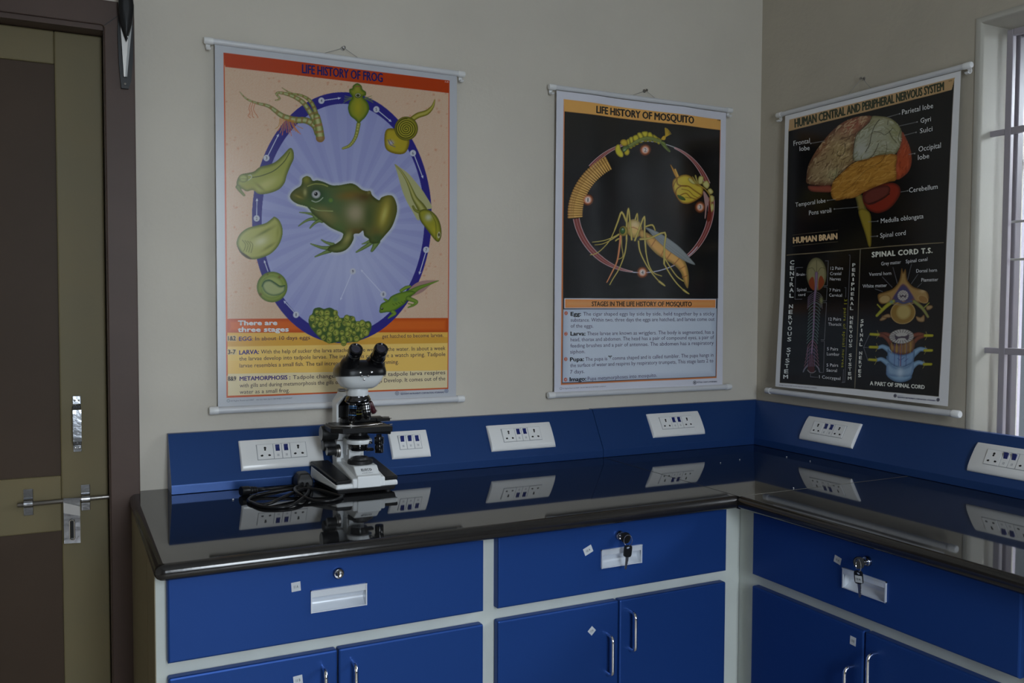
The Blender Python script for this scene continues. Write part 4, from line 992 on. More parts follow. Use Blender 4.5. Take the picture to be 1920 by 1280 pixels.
def build_chart(name_lab, run, cv, rect, base_out, wave, rods, hooks, nail, string, nail_lab, paper_rough=.2, pspec=.45):
    """rods: (s0, s1, z, out, radius) top then bottom"""
    s0, s1, zt, zb = rect
    def P(s, z, out): return Vector((s, -out, z)) if run == 'B' else Vector((-out, -s, z))
    org = P((s0 + s1) / 2, rods[1][2], 0)
    ch = thing('wall_chart', tuple(org), name_lab, 'chart', None)
    # sheet
    SS, ZZ = np.meshgrid(cv.s, cv.z); OUT = base_out(SS, ZZ) + wave(SS, ZZ)
    n = cv.nx * cv.nz
    co = np.zeros((n, 3)); 
    if run == 'B': co[:, 0], co[:, 1], co[:, 2] = SS.ravel(), -OUT.ravel(), ZZ.ravel()
    else: co[:, 0], co[:, 1], co[:, 2] = -OUT.ravel(), -SS.ravel(), ZZ.ravel()
    idx = np.arange(n).reshape(cv.nz, cv.nx)
    q = np.stack([idx[1:, :-1], idx[1:, 1:], idx[:-1, 1:], idx[:-1, :-1]], -1).reshape(-1, 4)
    colr = np.concatenate([cv.img.reshape(-1, 3), np.ones((n, 1))], 1)
    # lettering, following the sheet
    TV = []; TF = []; TC = []; base = n
    for s, p0, p1, h, rgb, bold, up, sp in cv.texts:
        n_b = 1 if bold <= .012 else 5; amt = max(0.0, bold - .004) * h * 1.9; bold = 0.0
        v, f, w0 = text_tris(s, bold, sp); p0 = np.array(p0, float); p1 = np.array(p1, float); d = p1 - p0; L = np.linalg.norm(d)
        u = np.array(up, float) if up is not None else np.array([0.0, -1.0])
        va = np.array(v); px = p0[0] + va[:, 0] / w0 * d[0] + va[:, 1] / CAP * h * u[0]; py = p0[1] + va[:, 0] / w0 * d[1] + va[:, 1] / CAP * h * u[1]
        for bq in range(n_b):
            ox, oy = ((0, 0), (-amt, 0), (amt, 0), (0, -amt * .7), (0, amt * .7))[bq]
            ts, tz = hmap(cv.H, px + ox, py + oy); to = base_out(ts, tz) + wave(ts, tz) + .00035 + .00002 * bq
            TV.append(np.stack([ts, -to, tz] if run == 'B' else [-to, -ts, tz], 1)); TF += [[i + base for i in ff] for ff in f]; base += len(v)
            TC.append(np.tile(np.append(rgb, 1.0), (len(v), 1)))
    allv = np.concatenate([co] + TV) if TV else co; allc = np.concatenate([colr] + TC) if TC else colr
    o3 = np.array(org)
    me = bpy.data.meshes.new('printed_sheet'); me.vertices.add(len(allv)); me.vertices.foreach_set('co', ((allv - o3) * S).ravel())
    loops = np.concatenate([q.ravel(), np.array([i for ff in TF for i in ff], dtype=np.int64)]) if TF else q.ravel()
    tot = np.concatenate([np.full(len(q), 4), np.array([len(ff) for ff in TF], dtype=np.int64)]) if TF else np.full(len(q), 4)
    me.loops.add(len(loops)); me.loops.foreach_set('vertex_index', loops.astype(np.int32))
    me.polygons.add(len(tot)); me.polygons.foreach_set('loop_start', np.concatenate([[0], np.cumsum(tot)[:-1]]).astype(np.int32))
    me.update(calc_edges=True); me.validate()
    at = me.color_attributes.new('ink', 'FLOAT_COLOR', 'POINT'); at.data.foreach_set('color', allc.astype(np.float32).ravel())
    me.polygons.foreach_set('use_smooth', np.ones(len(me.polygons), bool)); me.update()
    mn = 'laminated_print_%02d' % int(pspec * 100); m = bpy.data.materials.get(mn) or bpy.data.materials.new(mn)
    if not m.use_nodes:
        m.use_nodes = True; nt = m.node_tree; b = nt.nodes['Principled BSDF']; a = nt.nodes.new('ShaderNodeAttribute'); a.attribute_name = 'ink'
        nt.links.new(a.outputs['Color'], b.inputs['Base Color']); b.inputs['Roughness'].default_value = paper_rough; b.inputs['Specular IOR Level'].default_value = pspec
    me.materials.append(m)
    so = bpy.data.objects.new('printed_sheet', me); COL.objects.link(so); so.parent = ch; so['_o'] = tuple(org)
    # rods
    for i, (a, b, z, out, r) in enumerate(rods):
        mb = MB().tube([P(a, z, out), P(b, z, out)], r, 20)
        ro = mb.build('top_rod' if i == 0 else 'bottom_rod', M_ROD, ch)
        for e, sg in ((a, 1), (b, -1)):
            c0 = P(e - sg * .003, z, out); c1 = P(e + sg * .016, z, out)
            MB().tube([c0, c0 + (c1 - c0) * .12, c1], [r * .96, r * 1.16, r * 1.16], 20).build('end_cap', M_PLAST, ro)
            if i == 0:   # little C-shaped hook under each end
                pts = []; rr = r * 1.05
                cc = P(e + sg * .006, z - r * 1.75, out)
                O = P(0, 0, 1) - P(0, 0, 0)
                for k in range(11):
                    t = math.radians(60 + 270 * k / 10) ; pts.append(cc + O * (rr * math.cos(t)) + Vector((0, 0, 1)) * (rr * math.sin(t)))
                v = []; f = []; W_ = (P(.0045, 0, 0) - P(0, 0, 0))
                for p_ in pts:
                    dv = (p_ - cc).normalized() * .0013
                    v += [p_ - W_ - dv, p_ + W_ - dv, p_ + W_ + dv, p_ - W_ + dv]
                for k in range(10):
                    for j in range(4): f.append((4 * k + j, 4 * k + (j + 1) % 4, 4 * k + 4 + (j + 1) % 4, 4 * k + 4 + j))
                f += [(0, 1, 2, 3), (40, 43, 42, 41)]
                MB().add(v, f).build('hook', M_PLAST, ro)
    # hanging string and nail
    a, b, zr = string; r0 = rods[0]
    mb = MB().tube([P(a, zr, r0[3]), P(nail[0] - .002, nail[1] - .001, .008), P(nail[0], nail[1] + .001, .008), P(nail[0] + .002, nail[1] - .001, .008), P(b, zr, r0[3])], .0007, 6)
    mb.build('hanging_string', M_STRING, ch)
    nd = (P(0, 0, 1) - P(0, 0, 0)); nc = P(nail[0], nail[1], 0)
    nm = MB().lathe([(.0012, -.004), (.0012, .0115), (.0012, .0115), (.0036, .0118), (.0036, .0130), (0, .0134)], nc, nd, 14).lathe([(.0050, .0003), (.0045, .0012), (.002, .0016)], nc, nd, 12).build('wall_nail', M_SATIN, origin=tuple(nc))
    tag(nm, nail_lab, 'nail', 'nails holding up the wall charts')
    return ch

# ================= LIFE HISTORY OF FROG
FR_ = (-1.5645, -.9922, .9680, .1740)
cv = Canvas([(402.6, 81.3), (855.6, 142.4), (856.6, 743), (411, 763)], FR_, .0011, .86)
rs = np.random.RandomState(4)
OR, OR2 = (168, 56, 16), (196, 92, 30)
cv.poly([(419, 98), (842, 152), (842, 729), (427, 745)], (186, 78, 28))
A4 = lambda ya, yb, yc, yd: [(421.5, ya), (840.3, yb), (840.3, yc), (425, yd)]
body = cv.poly([(421.5, 122), (840.3, 174), (840.3, 597), (428.3, 597)], (196, 168, 144))
noise = rs.rand(*cv.X.shape); w = body.w
sp = (np.sin(cv.X * 1.9) * np.sin(cv.Y * 1.9) > .35) & (noise > .35)
cv.mix((slice(None), slice(None)), body.full * (sp * .45), (186, 134, 104))
big = np.zeros(cv.X.shape)
for _ in range(260):
    x, y = rs.uniform(425, 838), rs.uniform(130, 592); cv.blob(x, y, rs.uniform(1, 2.6), rs.uniform(1, 2.6), (178, 96, 60), rs.uniform(.25, .6), clip=body)
cv.poly([(419, 98), (842, 152), (841, 175.6), (422.5, 125)], OR)
cv.poly([(428, 597), (840.3, 596), (840.3, 623), (428.3, 623)], OR2, edge=(176, 70, 22), ew=9)
cv.poly([(428.3, 623), (840.3, 623), (840.3, 643), (428.6, 649)], (212, 166, 76)); cv.poly([(428.3, 633), (840.3, 632), (840.3, 643), (428.6, 649)], (198, 146, 56), alpha=.8)
cv.poly([(428.6, 649), (840.3, 643), (840.3, 694), (429, 700)], (224, 188, 104)); cv.poly([(428.8, 676), (840.3, 666), (840.3, 694), (429, 700)], (222, 180, 92), alpha=.7)
cv.poly([(429, 700), (840.3, 694), (840.0, 726.5), (429.3, 741.5)], (212, 196, 156)); 
def ellipse(cx, cy, a, b, n=90): return [(cx + a * math.cos(t), cy + b * math.sin(t)) for t in np.linspace(0, 2 * math.pi, n, endpoint=False)]
ring = cv.poly(ellipse(641.2, 408, 168, 235), (40, 36, 118))
disc = cv.poly(ellipse(643.5, 410, 152, 215), (138, 142, 184))
X, Y = cv.X, cv.Y; th = np.arctan2(Y - 420, X - 650); rr = np.hypot(X - 650, (Y - 420) * .75)
cv.mix((slice(None), slice(None)), disc.full * np.clip(rr / 190, 0, 1) * .35, (126, 130, 186))
cv.mix((slice(None), slice(None)), disc.full * ((np.sin(th * 34) > 0) * .16 + (np.sin(th * 17 + 1) > .3) * .10) * np.clip(rr / 60, 0, 1), (172, 176, 206))
cv.blob(655, 500, 110, 90, (172, 177, 206), .55, clip=disc); cv.blob(645, 250, 80, 60, (140, 144, 184), .35, clip=disc)
G0, G1, G2, G3 = (62, 76, 26), (112, 122, 48), (158, 158, 84), (178, 176, 112)
YG = (150, 150, 46)
# arrows and number discs on the ring
WH = (186, 190, 210)
cv.arrow((556, 588), (533, 563), rgb=WH); cv.arrow((503.5, 508), (496, 487), rgb=WH); cv.arrow((482, 404), (482.5, 371), rgb=WH); cv.arrow((502, 293), (523, 251), rgb=WH)
cv.arrow((606, 188.5), (639, 184), rgb=WH); cv.arrow((709, 208), (734, 229), rgb=WH); cv.arrow((776, 290), (793, 335), rgb=WH); cv.arrow((798, 474), (786, 515), rgb=WH)
cv.arrow((660, 513), (639, 563), rgb=WH); cv.arrow((716, 548), (677, 505), rgb=WH)
for s_, x, y in (('1', 556.5, 589.5), ('2', 482, 409), ('3', 500, 296), ('4', 602.5, 189), ('5', 705.5, 205.5), ('6', 774, 287.5), ('7', 799, 468.5), ('8', 719.5, 551.5), ('9', 662.5, 508.5)): cv.num(s_, x, y)
# stage 1: egg ball
cv.ell(511.5, 537.5, 28.7, 28.7, (128, 142, 62), edge=(70, 92, 36), ew=.22); cv.ell(511.5, 537.5, 22, 22, (140, 152, 84), edge=(104, 124, 52), ew=.3)
bl = zm(430, 480, 4.465, [(280, 250), (300, 210), (345, 200), (390, 225), (430, 250), (470, 245), (470, 290), (430, 320), (370, 330), (310, 305)])
cv.poly(bl, (150, 158, 108), sm=5, edge=(72, 98, 64), ew=5); cv.line(bl[:6], 2.4, (56, 84, 52), sm=5)
for x, y, r in ((525, 519, 3), (490, 551, 3), (503, 514, 2)): cv.blob(x, y, r, r, (92, 66, 24), .8)
# stage 2: tail bud
s2 = zm(430, 260, 5.333, [(85, 1000), (120, 940), (190, 890), (280, 865), (370, 840), (430, 795), (455, 778), (500, 810), (532, 880), (535, 960), (500, 1060), (430, 1140), (340, 1185), (240, 1205), (170, 1185), (110, 1120), (80, 1060)])
m = cv.poly(s2, G2, sm=5, edge=(84, 98, 36), ew=7); cv.blob(490, 452, 15, 9, (190, 190, 150), .8, clip=m, ang=-.4); cv.blob(497, 434, 22, 3.2, (92, 104, 44), .8, ang=-.5, clip=m); cv.blob(505, 462, 16, 3, (96, 106, 48), .7, ang=-.55, clip=m); cv.blob(522, 435, 3.5, 17, (126, 132, 56), .7, ang=.1, clip=m)
for k in range(4): cv.line(zm(430, 260, 5.333, [(135 + 26 * k, 1010 + 5 * k), (168 + 24 * k, 1060), (150 + 24 * k, 1120 + 6 * k)]), 1.1, (84, 92, 44), sm=5, clip=m)
cv.poly(zm(430, 260, 5.333, [(82, 1060), (120, 1120), (180, 1160), (240, 1205), (170, 1185), (110, 1130)]), (72, 62, 34), sm=3)
# stage 3: larva with back seam
s3 = zm(430, 260, 5.333, [(75, 460), (85, 400), (120, 355), (190, 340), (250, 325), (310, 280), (400, 258), (470, 225), (540, 160), (590, 105), (620, 93), (643, 130), (645, 200), (610, 280), (575, 370), (555, 440), (500, 505), (400, 545), (300, 552), (240, 512), (180, 525), (140, 505), (95, 480)])
m = cv.poly(s3, (142, 146, 66), sm=5, edge=(82, 92, 34), ew=8); cv.blob(501, 345, 26, 10, (176, 172, 104), .8, ang=-.5, clip=m); cv.blob(488, 350, 14, 3, (104, 108, 48), .7, ang=.7, clip=m); cv.ell(457, 334, 9, 7.5, (150, 156, 84), edge=(92, 100, 40), ew=.5)
cv.line([(446.5, 336), (457, 334.5), (466, 336)], .9, (98, 104, 50), sm=3); cv.blob(465, 350, 12, 6, (150, 142, 58), .6, clip=m)
cv.line(zm(430, 260, 5.333, [(232, 385), (300, 375), (380, 350), (450, 318), (510, 270), (560, 215), (605, 135)]), 1.7, (66, 74, 30), sm=5, clip=m)
cv.tube(zm(430, 260, 5.333, [(90, 480), (115, 520), (152, 562)]), [4.4, 3, 2.2], (72, 84, 30), (116, 122, 54)); cv.line(zm(430, 260, 5.333, [(195, 365), (218, 362), (226, 385), (205, 405), (192, 412)]), 1.3, (176, 178, 150), sm=4)
# stage 4: weed stem with hanging larvae
def Z1(p): return zm(380, 60, 3.764, p)
cv.tube(Z1([(262, 420), (310, 470), (380, 500), (470, 525), (560, 590), (650, 620), (730, 625), (790, 660), (815, 710)]), [.6, 1.6, 2.2, 3.2, 5, 6, 6, 6.5, 7.5], (80, 88, 36), (134, 140, 80), (162, 164, 118), bands=16, bcol=(124, 96, 48))
cv.tube(Z1([(512, 482), (545, 470), (520, 435), (560, 430), (640, 455), (710, 500), (760, 570), (800, 640)]), [.8, 1.8, 2, 2.8, 3.6, 4.4, 5, 6], (80, 88, 36), (134, 140, 80), (162, 164, 118), bands=14, bcol=(124, 96, 48))
cv.tube(Z1([(560, 393), (620, 430), (700, 450), (760, 490), (795, 560), (815, 640)]), [.6, 1.4, 2.4, 3.6, 4.2, 5], (80, 88, 36), (130, 136, 72), (150, 152, 96), bands=10, bcol=(118, 88, 44))
cv.tube(Z1([(805, 600), (822, 680), (830, 748)]), [6.5, 7.5, 8.4], (80, 92, 36), (140, 146, 80), (170, 170, 122), bands=3.4, bcol=(134, 92, 54))
for k in range(13):
    a0 = 545 + k * 8; cv.line(Z1([(a0, 612 + k * .8), (a0 - 6 + k * 2.5, 660 + (k % 3) * 8), (a0 - 30 + k * 8, 700 + (k % 4) * 12 - abs(k - 6) * 3)]), 1.2, (186, 104, 28) if k % 2 else (168, 120, 46), sm=4)
for a0 in (340, 355, 372): cv.line(Z1([(a0, 500), (a0 - 12, 540), (a0 - 4, 565), (a0 - 18 + (a0 - 340), 590), (a0 + (a0 - 340) * .6, 605)]), 1.0, (176, 92, 44), sm=4)
# stage 5: gilled larva from above
cv.tube(Z1([(990, 822), (1040, 800), (1080, 740), (1100, 650)]), [2.2, 3, 3.4, 4], (84, 96, 30), (142, 142, 60), (168, 164, 92), bands=14, bcol=(112, 116, 44))
g5 = Z1([(1060, 380), (1090, 362), (1120, 380), (1128, 405), (1152, 425), (1150, 450), (1130, 460), (1165, 500), (1175, 550), (1150, 600), (1125, 625), (1100, 645), (1075, 620), (1040, 590), (1025, 540), (1035, 495), (1055, 462), (1035, 430), (1035, 405), (1055, 398)])
for sx in (-1, 1):
    for k in range(4): cv.line(Z1([(1098 + sx * 45, 462 + k * 3), (1098 + sx * (70 + 6 * k), 460 + 10 * k), (1098 + sx * (95 + 3 * k), 452 + 16 * k)]), 1.0, (98, 112, 40), sm=3)
m = cv.poly(g5, (122, 128, 36), sm=4, edge=(60, 86, 26), ew=7); cv.blob(671, 202, 8, 16, (156, 146, 30), .75, clip=m); cv.blob(669.5, 168, 5, 5, (150, 140, 60), .5, clip=m)
cv.ell(671, 179.5, 6, 4.8, (52, 60, 28)); cv.ell(671, 179, 4.8, 3.6, (160, 160, 130)); cv.ell(671, 179.3, 3.4, 2.6, (50, 56, 30)); cv.line([(667, 163), (671, 162), (675, 163)], 1.3, (130, 70, 60))
# stage 6: coiled gut larva
cv.tube(Z1([(1480, 615), (1520, 590), (1580, 570), (1620, 530), (1636, 482)]), [5, 5.4, 5, 3, 1], (84, 78, 20), (140, 132, 40), (164, 156, 76))
m = cv.poly(Z1([(1290, 700), (1330, 680), (1400, 700), (1455, 760), (1450, 820), (1420, 860), (1360, 862), (1300, 835), (1282, 780)]), (158, 142, 36), sm=5, edge=(104, 88, 22), ew=7)
cv.blob(733, 268, 5, 4, (150, 152, 190), .8); cv.line([(727, 262), (732, 272), (741, 276)], 1.1, (60, 50, 110)); cv.line([(731, 261), (738, 271)], .9, (70, 50, 90))
cv.ell(761.5, 241.5, 22, 22.5, (150, 142, 44), edge=(72, 70, 18), ew=.3)
sp_ = [(761.5 + (1.0 + 3.9 * t) * math.cos(t * 2 * math.pi + .4), 242 + (1.0 + 3.9 * t) * math.sin(t * 2 * math.pi + .4)) for t in np.linspace(0, 4.7, 170)]
cv.line(sp_, 1.7, (56, 54, 14))
# stage 7: tadpole
cv.poly(zm(700, 290, 6.7375, [(272, 125), (340, 165), (440, 240), (520, 330), (600, 430), (660, 520), (740, 670), (660, 700), (600, 800), (560, 830), (500, 730), (420, 590), (360, 440), (310, 260)]), (160, 158, 112), sm=4)
cv.tube(zm(700, 290, 6.7375, [(272, 128), (350, 210), (420, 320), (470, 430), (520, 550), (590, 650), (620, 700)]), [.7, 1.8, 2.4, 3.4, 5, 7.5, 8.5], (78, 80, 28), (130, 130, 58), (160, 156, 92))
m = cv.poly(zm(700, 290, 6.7375, [(575, 720), (640, 690), (720, 710), (790, 770), (835, 850), (858, 950), (855, 1040), (825, 1103), (780, 1085), (720, 1010), (660, 930), (600, 850), (575, 780)]), (136, 134, 40), sm=5, edge=(78, 80, 24), ew=6)
cv.blob(803, 408, 6, 6, (176, 178, 160), .8, clip=m); cv.blob(814, 432, 4, 11, (160, 150, 40), .8, ang=-.4, clip=m); cv.line(zm(700, 290, 6.7375, [(720, 740), (780, 850), (790, 950), (785, 1085)]), .9, (72, 72, 24), sm=4, clip=m)
cv.ell(822.5, 441, 2.6, 6, (178, 172, 140), ang=.1); cv.ell(822.8, 440.5, 1.6, 3.4, (60, 58, 20)); cv.tube(zm(700, 290, 6.7375, [(500, 655), (525, 700), (570, 725)]), [2, 2.4, 3], (70, 74, 24), (120, 122, 50))
# stage 8: froglet with tail
cv.poly(zm(430, 480, 4.465, [(1500, 290), (1560, 230), (1640, 205), (1750, 207), (1690, 240), (1620, 300), (1540, 335), (1500, 340)]), (152, 118, 112), sm=4)
cv.tube(zm(430, 480, 4.465, [(1752, 207), (1660, 240), (1580, 270), (1500, 320)]), [.8, 2.4, 4, 7], (66, 92, 30), (104, 132, 44))
m = cv.poly(zm(430, 480, 4.465, [(1262, 440), (1275, 400), (1330, 370), (1360, 335), (1430, 305), (1520, 290), (1560, 310), (1500, 350), (1480, 390), (1430, 430), (1370, 465), (1320, 470), (1265, 475)]), (104, 132, 40), sm=5, edge=(62, 90, 28), ew=5)
cv.blob(742, 561, 6, 5, (70, 108, 60), .7, clip=m)
for pts, r in (([(1440, 290), (1480, 265), (1515, 255)], [3, 3.4, 2.2]), ([(1500, 355), (1540, 370), (1570, 385), (1545, 410), (1500, 430)], [4.5, 4, 3, 2.4, 1.2]), ([(1370, 465), (1390, 480), (1360, 500), (1335, 520)], [3.6, 3, 2.6, 1.2]), ([(1300, 360), (1320, 372)], [1.6, 2.6]), ([(1545, 408), (1500, 398)], [1.4, 1])):
    cv.tube(zm(430, 480, 4.465, pts), r, (58, 84, 26), (112, 138, 50))
for k in range(6): cv.line(zm(430, 480, 4.465, [(1370 + 24 * k, 400 - k * 6), (1386 + 24 * k, 412 - k * 7)]), 1, (44, 66, 22))
cv.ell(717.5, 578.5, 2.2, 2.6, (30, 40, 20)); cv.ell(717, 577.5, .8, .9, (180, 180, 160))
# spawn
eggs = [(x_, y_) for x_, y_ in zm(430, 480, 4.465, [(740, 470), (778, 475), (825, 478), (895, 475), (700, 518), (735, 545), (785, 525), (825, 520), (862, 530), (903, 520), (715, 580), (770, 572), (815, 562), (868, 585), (915, 575), (932, 540), (975, 560), (1005, 560), (1042, 580), (990, 520), (1040, 525), (1085, 570), (1118, 565), (1165, 580), (760, 635), (805, 612), (845, 655), (900, 640), (950, 640), (1000, 615), (1050, 645), (1080, 610), (1128, 620), (795, 680), (845, 700), (910, 690), (960, 690), (1000, 655), (1020, 695), (1072, 690), (1115, 665), (965, 725), (1150, 640), (745, 520), (860, 610), (1020, 630)])]
hl = smooth(zm(430, 480, 4.465, [(672, 520), (700, 480), (715, 440), (760, 428), (800, 440), (850, 430), (900, 460), (925, 510), (960, 515), (990, 498), (1050, 505), (1070, 545), (1130, 548), (1180, 545), (1198, 585), (1180, 640), (1150, 670), (1110, 700), (1060, 720), (1000, 718), (970, 748), (930, 720), (850, 728), (790, 705), (740, 660), (690, 600), (672, 560)]), 4)
cv.poly(hl, (58, 82, 38))
for i, (x_, y_) in enumerate(eggs):
    r1 = 5.2 + (i * 7 % 5) * .55; cv.ell(x_, y_, r1 * .86, r1, (150, 156, 66), edge=(64, 84, 30), ew=.55); a = i * 1.7
    cv.line([(x_ + 2.2 * math.cos(a + q), y_ + 2.2 * math.sin(a + q)) for q in (0, .8, 1.6, 2.3)], 1.3, (44, 40, 22))
# the adult frog in the middle
Fz = lambda p: zm(530, 310, 6.735, p)
FRG = [(95, 400), (110, 350), (160, 300), (225, 260), (245, 215), (250, 165), (300, 135), (350, 150), (385, 195), (440, 188), (520, 210), (620, 250), (720, 250), (800, 235), (870, 228), (930, 250), (1000, 305), (1060, 325), (1110, 325), (1135, 380), (1215, 440), (1250, 405), (1330, 378), (1390, 390), (1430, 460), (1447, 550), (1430, 650), (1380, 780), (1300, 880), (1230, 960), (1200, 985), (1110, 980), (1090, 930), (1035, 890), (1018, 825), (970, 860), (905, 868), (900, 930), (860, 1010), (800, 1070), (720, 1098), (630, 1095), (570, 1070), (600, 1020), (680, 985), (740, 940), (765, 890), (760, 855), (680, 820), (600, 780), (520, 720), (440, 660), (380, 610), (310, 525), (200, 490), (130, 450)]
w = cv.win(535, 320, 755, 490, 14); P = smooth(Fz(FRG), 4); d = cv.sd(w, P)
cv.mix(w, np.clip(1 + d / 7, 0, 1) ** 1.3 * .8, (188, 192, 190))
TOE = (48, 74, 30), (112, 130, 74)
for pts, r in (([(215, 592), (300, 600), (385, 618)], [.8, 1.8, 3]), ([(205, 765), (280, 710), (360, 678), (460, 680)], [1, 2, 3, 4]), ([(350, 790), (400, 735), (460, 700), (500, 700)], [1.4, 2.4, 3, 4]), ([(358, 988), (430, 1015), (520, 1040), (620, 1040)], [1, 2.2, 3.2, 4.6]), ([(495, 938), (550, 970), (640, 1000)], [1.2, 2.2, 4]), ([(415, 1152), (500, 1115), (600, 1075)], [1.2, 2.4, 4.5]),
               ([(935, 1095), (1010, 1050), (1090, 1000), (1130, 960)], [1.4, 3, 3.6, 5]), ([(1130, 1078), (1160, 1030), (1190, 960)], [2.6, 4, 7]), ([(1005, 994), (1060, 975), (1110, 950)], [.8, 2, 3]), ([(390, 620), (430, 670)], [3, 4])):
    cv.tube(Fz(pts), r, *TOE)
m = cv.poly(Fz(FRG), (84, 88, 42), sm=4, edge=(50, 60, 24), ew=8)
def B(x, y, rx, ry, rgb, a=.8, ang=0): cv.blob(530 + x / 6.735, 310 + y / 6.735, rx / 6.735, ry / 6.735, rgb, a, ang, clip=m)
B(480, 420, 250, 170, (48, 88, 60), .8); B(220, 380, 120, 90, (90, 88, 30), .85); B(350, 480, 160, 60, (66, 92, 34), .6); B(300, 180, 50, 55, (118, 118, 44), .9); B(690, 560, 160, 230, (76, 96, 60), .7)
B(560, 620, 170, 70, (120, 112, 66), .8, .6); B(860, 380, 190, 60, (116, 88, 34), .75, -.1); B(1030, 400, 120, 70, (76, 54, 22), .85); B(1000, 300, 120, 60, (86, 92, 34), .5); B(800, 280, 120, 35, (88, 96, 44), .8)
B(920, 600, 125, 135, (146, 136, 108), .95); B(1090, 640, 70, 190, (52, 72, 34), .6); B(930, 830, 110, 40, (92, 66, 32), .7); B(820, 920, 40, 90, (146, 140, 82), .8, .5); B(730, 1040, 110, 30, (104, 116, 58), .7, -.3)
B(1290, 600, 85, 240, (138, 124, 38), .95, .25); B(1285, 620, 38, 130, (172, 164, 88), .85, .25); B(1400, 600, 40, 200, (86, 82, 32), .6); B(1180, 840, 80, 70, (98, 84, 38), .6); B(1200, 920, 90, 70, (48, 78, 42), .7); B(720, 800, 90, 120, (72, 98, 52), .6)
cv.line(Fz([(180, 500), (260, 515), (310, 530)]), 2.2, (190, 192, 170)); cv.line(Fz([(315, 265), (400, 235), (500, 240), (570, 265)]), 1.8, (142, 146, 76), sm=4, clip=m)
B(425, 360, 105, 105, (34, 56, 34), .95); cv.ell(593, 364.2, 8.8, 8.4, (164, 166, 166), edge=(70, 84, 74), ew=.35); cv.ell(592.6, 363.5, 3.6, 3.8, (22, 22, 26)); cv.ell(591.3, 362, .9, 1, (190, 190, 190))
cv.line(Fz([(370, 445), (420, 462), (470, 445), (510, 408)]), 1.7, (150, 160, 140), sm=4); cv.ell(*Fz([(610, 442)])[0], 5.6, 5.6, (92, 118, 52), edge=(58, 88, 58), ew=.6); cv.line(Fz([(360, 535), (450, 568), (550, 575), (635, 578)]), 1.5, (140, 152, 96), sm=4)
B(285, 340, 22, 45, (160, 156, 100), .8); B(205, 395, 55, 14, (140, 128, 62), .8, .4); B(1090, 345, 22, 20, (118, 112, 62), .8)
# wording
NV = (44, 38, 96); DK = (52, 40, 66)
def T(s, x0, y0, x1, y1, h, rgb=DK, b=.0, **k): cv.text(s, (x0, y0), (x1, y1), h, rgb, b, **k)
for dx, dy in ((-.9, 0), (.9, 0), (0, -.9), (0, .9), (-.6, -.6), (.6, .6), (.6, -.6), (-.6, .6)): pass
T('LIFE HISTORY OF FROG', 566.5, 137, 717, 154.5, 16.5, (34, 30, 88), .024)
T('There are', 448, 609, 521, 608.5, 8.6, (206, 206, 206), .05); T('three stages', 448, 621.3, 542.5, 620.8, 8.6, (206, 206, 206), .05)
L = T
for s_, y_, x1_ in (('1&2', 637.5, 443.5), ('3-7', 663, 443.5), ('8&9', 713, 444.5)):
    cv.poly([(427.5, y_ + 1.5), (446, y_ + 1.5), (446, y_ - 9.5), (427.5, y_ - 9.5)], (196, 176, 140), alpha=.55); L(s_, 429.5, y_, x1_, y_ - .3, 8, (40, 30, 30), .03)
L('EGG', 450, 638.2, 473, 637.6, 7.6, (58, 40, 110), .03); L(': In about 10 days eggs', 474, 637.8, 583, 635.6, 7.4)
L('get hatched to become larvae.', 717.5, 633.6, 832, 631.6, 7.2)
L('LARVA:', 450.5, 664, 487, 662.5, 8, (58, 40, 110), .03); L('With the help of sucker the larva attaches to the weeds of the water. In about a week', 491, 662.4, 836, 656, 7.6)
L('the larvae develop into tadpole larvae. The intestine is coiled like a watch spring. Tadpole', 450.5, 675.3, 836, 667.2, 7.6)
L('larvae resembles a small fish. The tail increases and helps in swimming.', 451, 688.2, 749, 681.6, 7.6)
L('METAMORPHOSIS :', 451.5, 713, 546, 710.4, 7.8, (58, 40, 110), .03); L('Tadpole changes to adult frog. The tadpole larva respires', 551, 710.3, 836, 701.4, 7.6)
L('with gills and during metamorphosis the gills disappear and the legs Develop. It comes out of the', 451.5, 725.6, 836, 712.8, 7.6)
L('water as a small frog.', 451.5, 737.8, 545, 734.6, 7.6)
cv.ell(430.3, 750.6, 2.9, 2.7, (96, 108, 118)); cv.ell(430.3, 750.6, 2.0, 1.9, (176, 180, 186))
L('All Rights Reserved 2007', 434, 752.3, 478, 750.2, 2.8, (90, 92, 108)); L('AN ISO 9001:2015 CERTIFIED COMPANY', 482.5, 750, 550, 746.8, 2.6, (100, 102, 118))
for x, y, cc in ((746, 737, (92, 94, 108)), (838.3, 732.6, (64, 84, 124))): cv.ell(x, y, 3.7, 3.7, cc); cv.ell(x, y, 2.9, 2.9, (178, 180, 190)); cv.ell(x, y, 2.0, 2.0, cc, alpha=.8); cv.ell(x + .2, y - .3, .8, .8, (178, 180, 190))
L('Published by', 752, 735.9, 763.5, 735.4, 1.7, (110, 112, 130)); L('TEJASHANTI INSTRUMENTS CORPORATION, HYDERABAD', 751.5, 739.6, 834, 736.4, 2.9, (72, 74, 108), .02)
L('F-49', 833.5, 155.8, 840, 156.5, 3.0, (206, 170, 160), .02)
wv1 = lambda s, z: .0009 * np.sin((s + 1.5) * 17 + 1.2 * np.sin(z * 5)) * (1 - .4 * z) + .0010 * np.sin(z * 6.5 + s * 2)
build_chart('frog life history chart with orange border and a large green frog, hanging behind the microscope', 'B', cv, FR_, lambda s, z: .0145 + 0 * s, wv1,
    [(-1.5840, -.9748, .9722, .0150, .0066), (-1.5802, -.9745, .1675, .0155, .0078)], 1, (-1.2755, .9990), (-1.322, -1.245, .979), 'small nail above the frog chart')

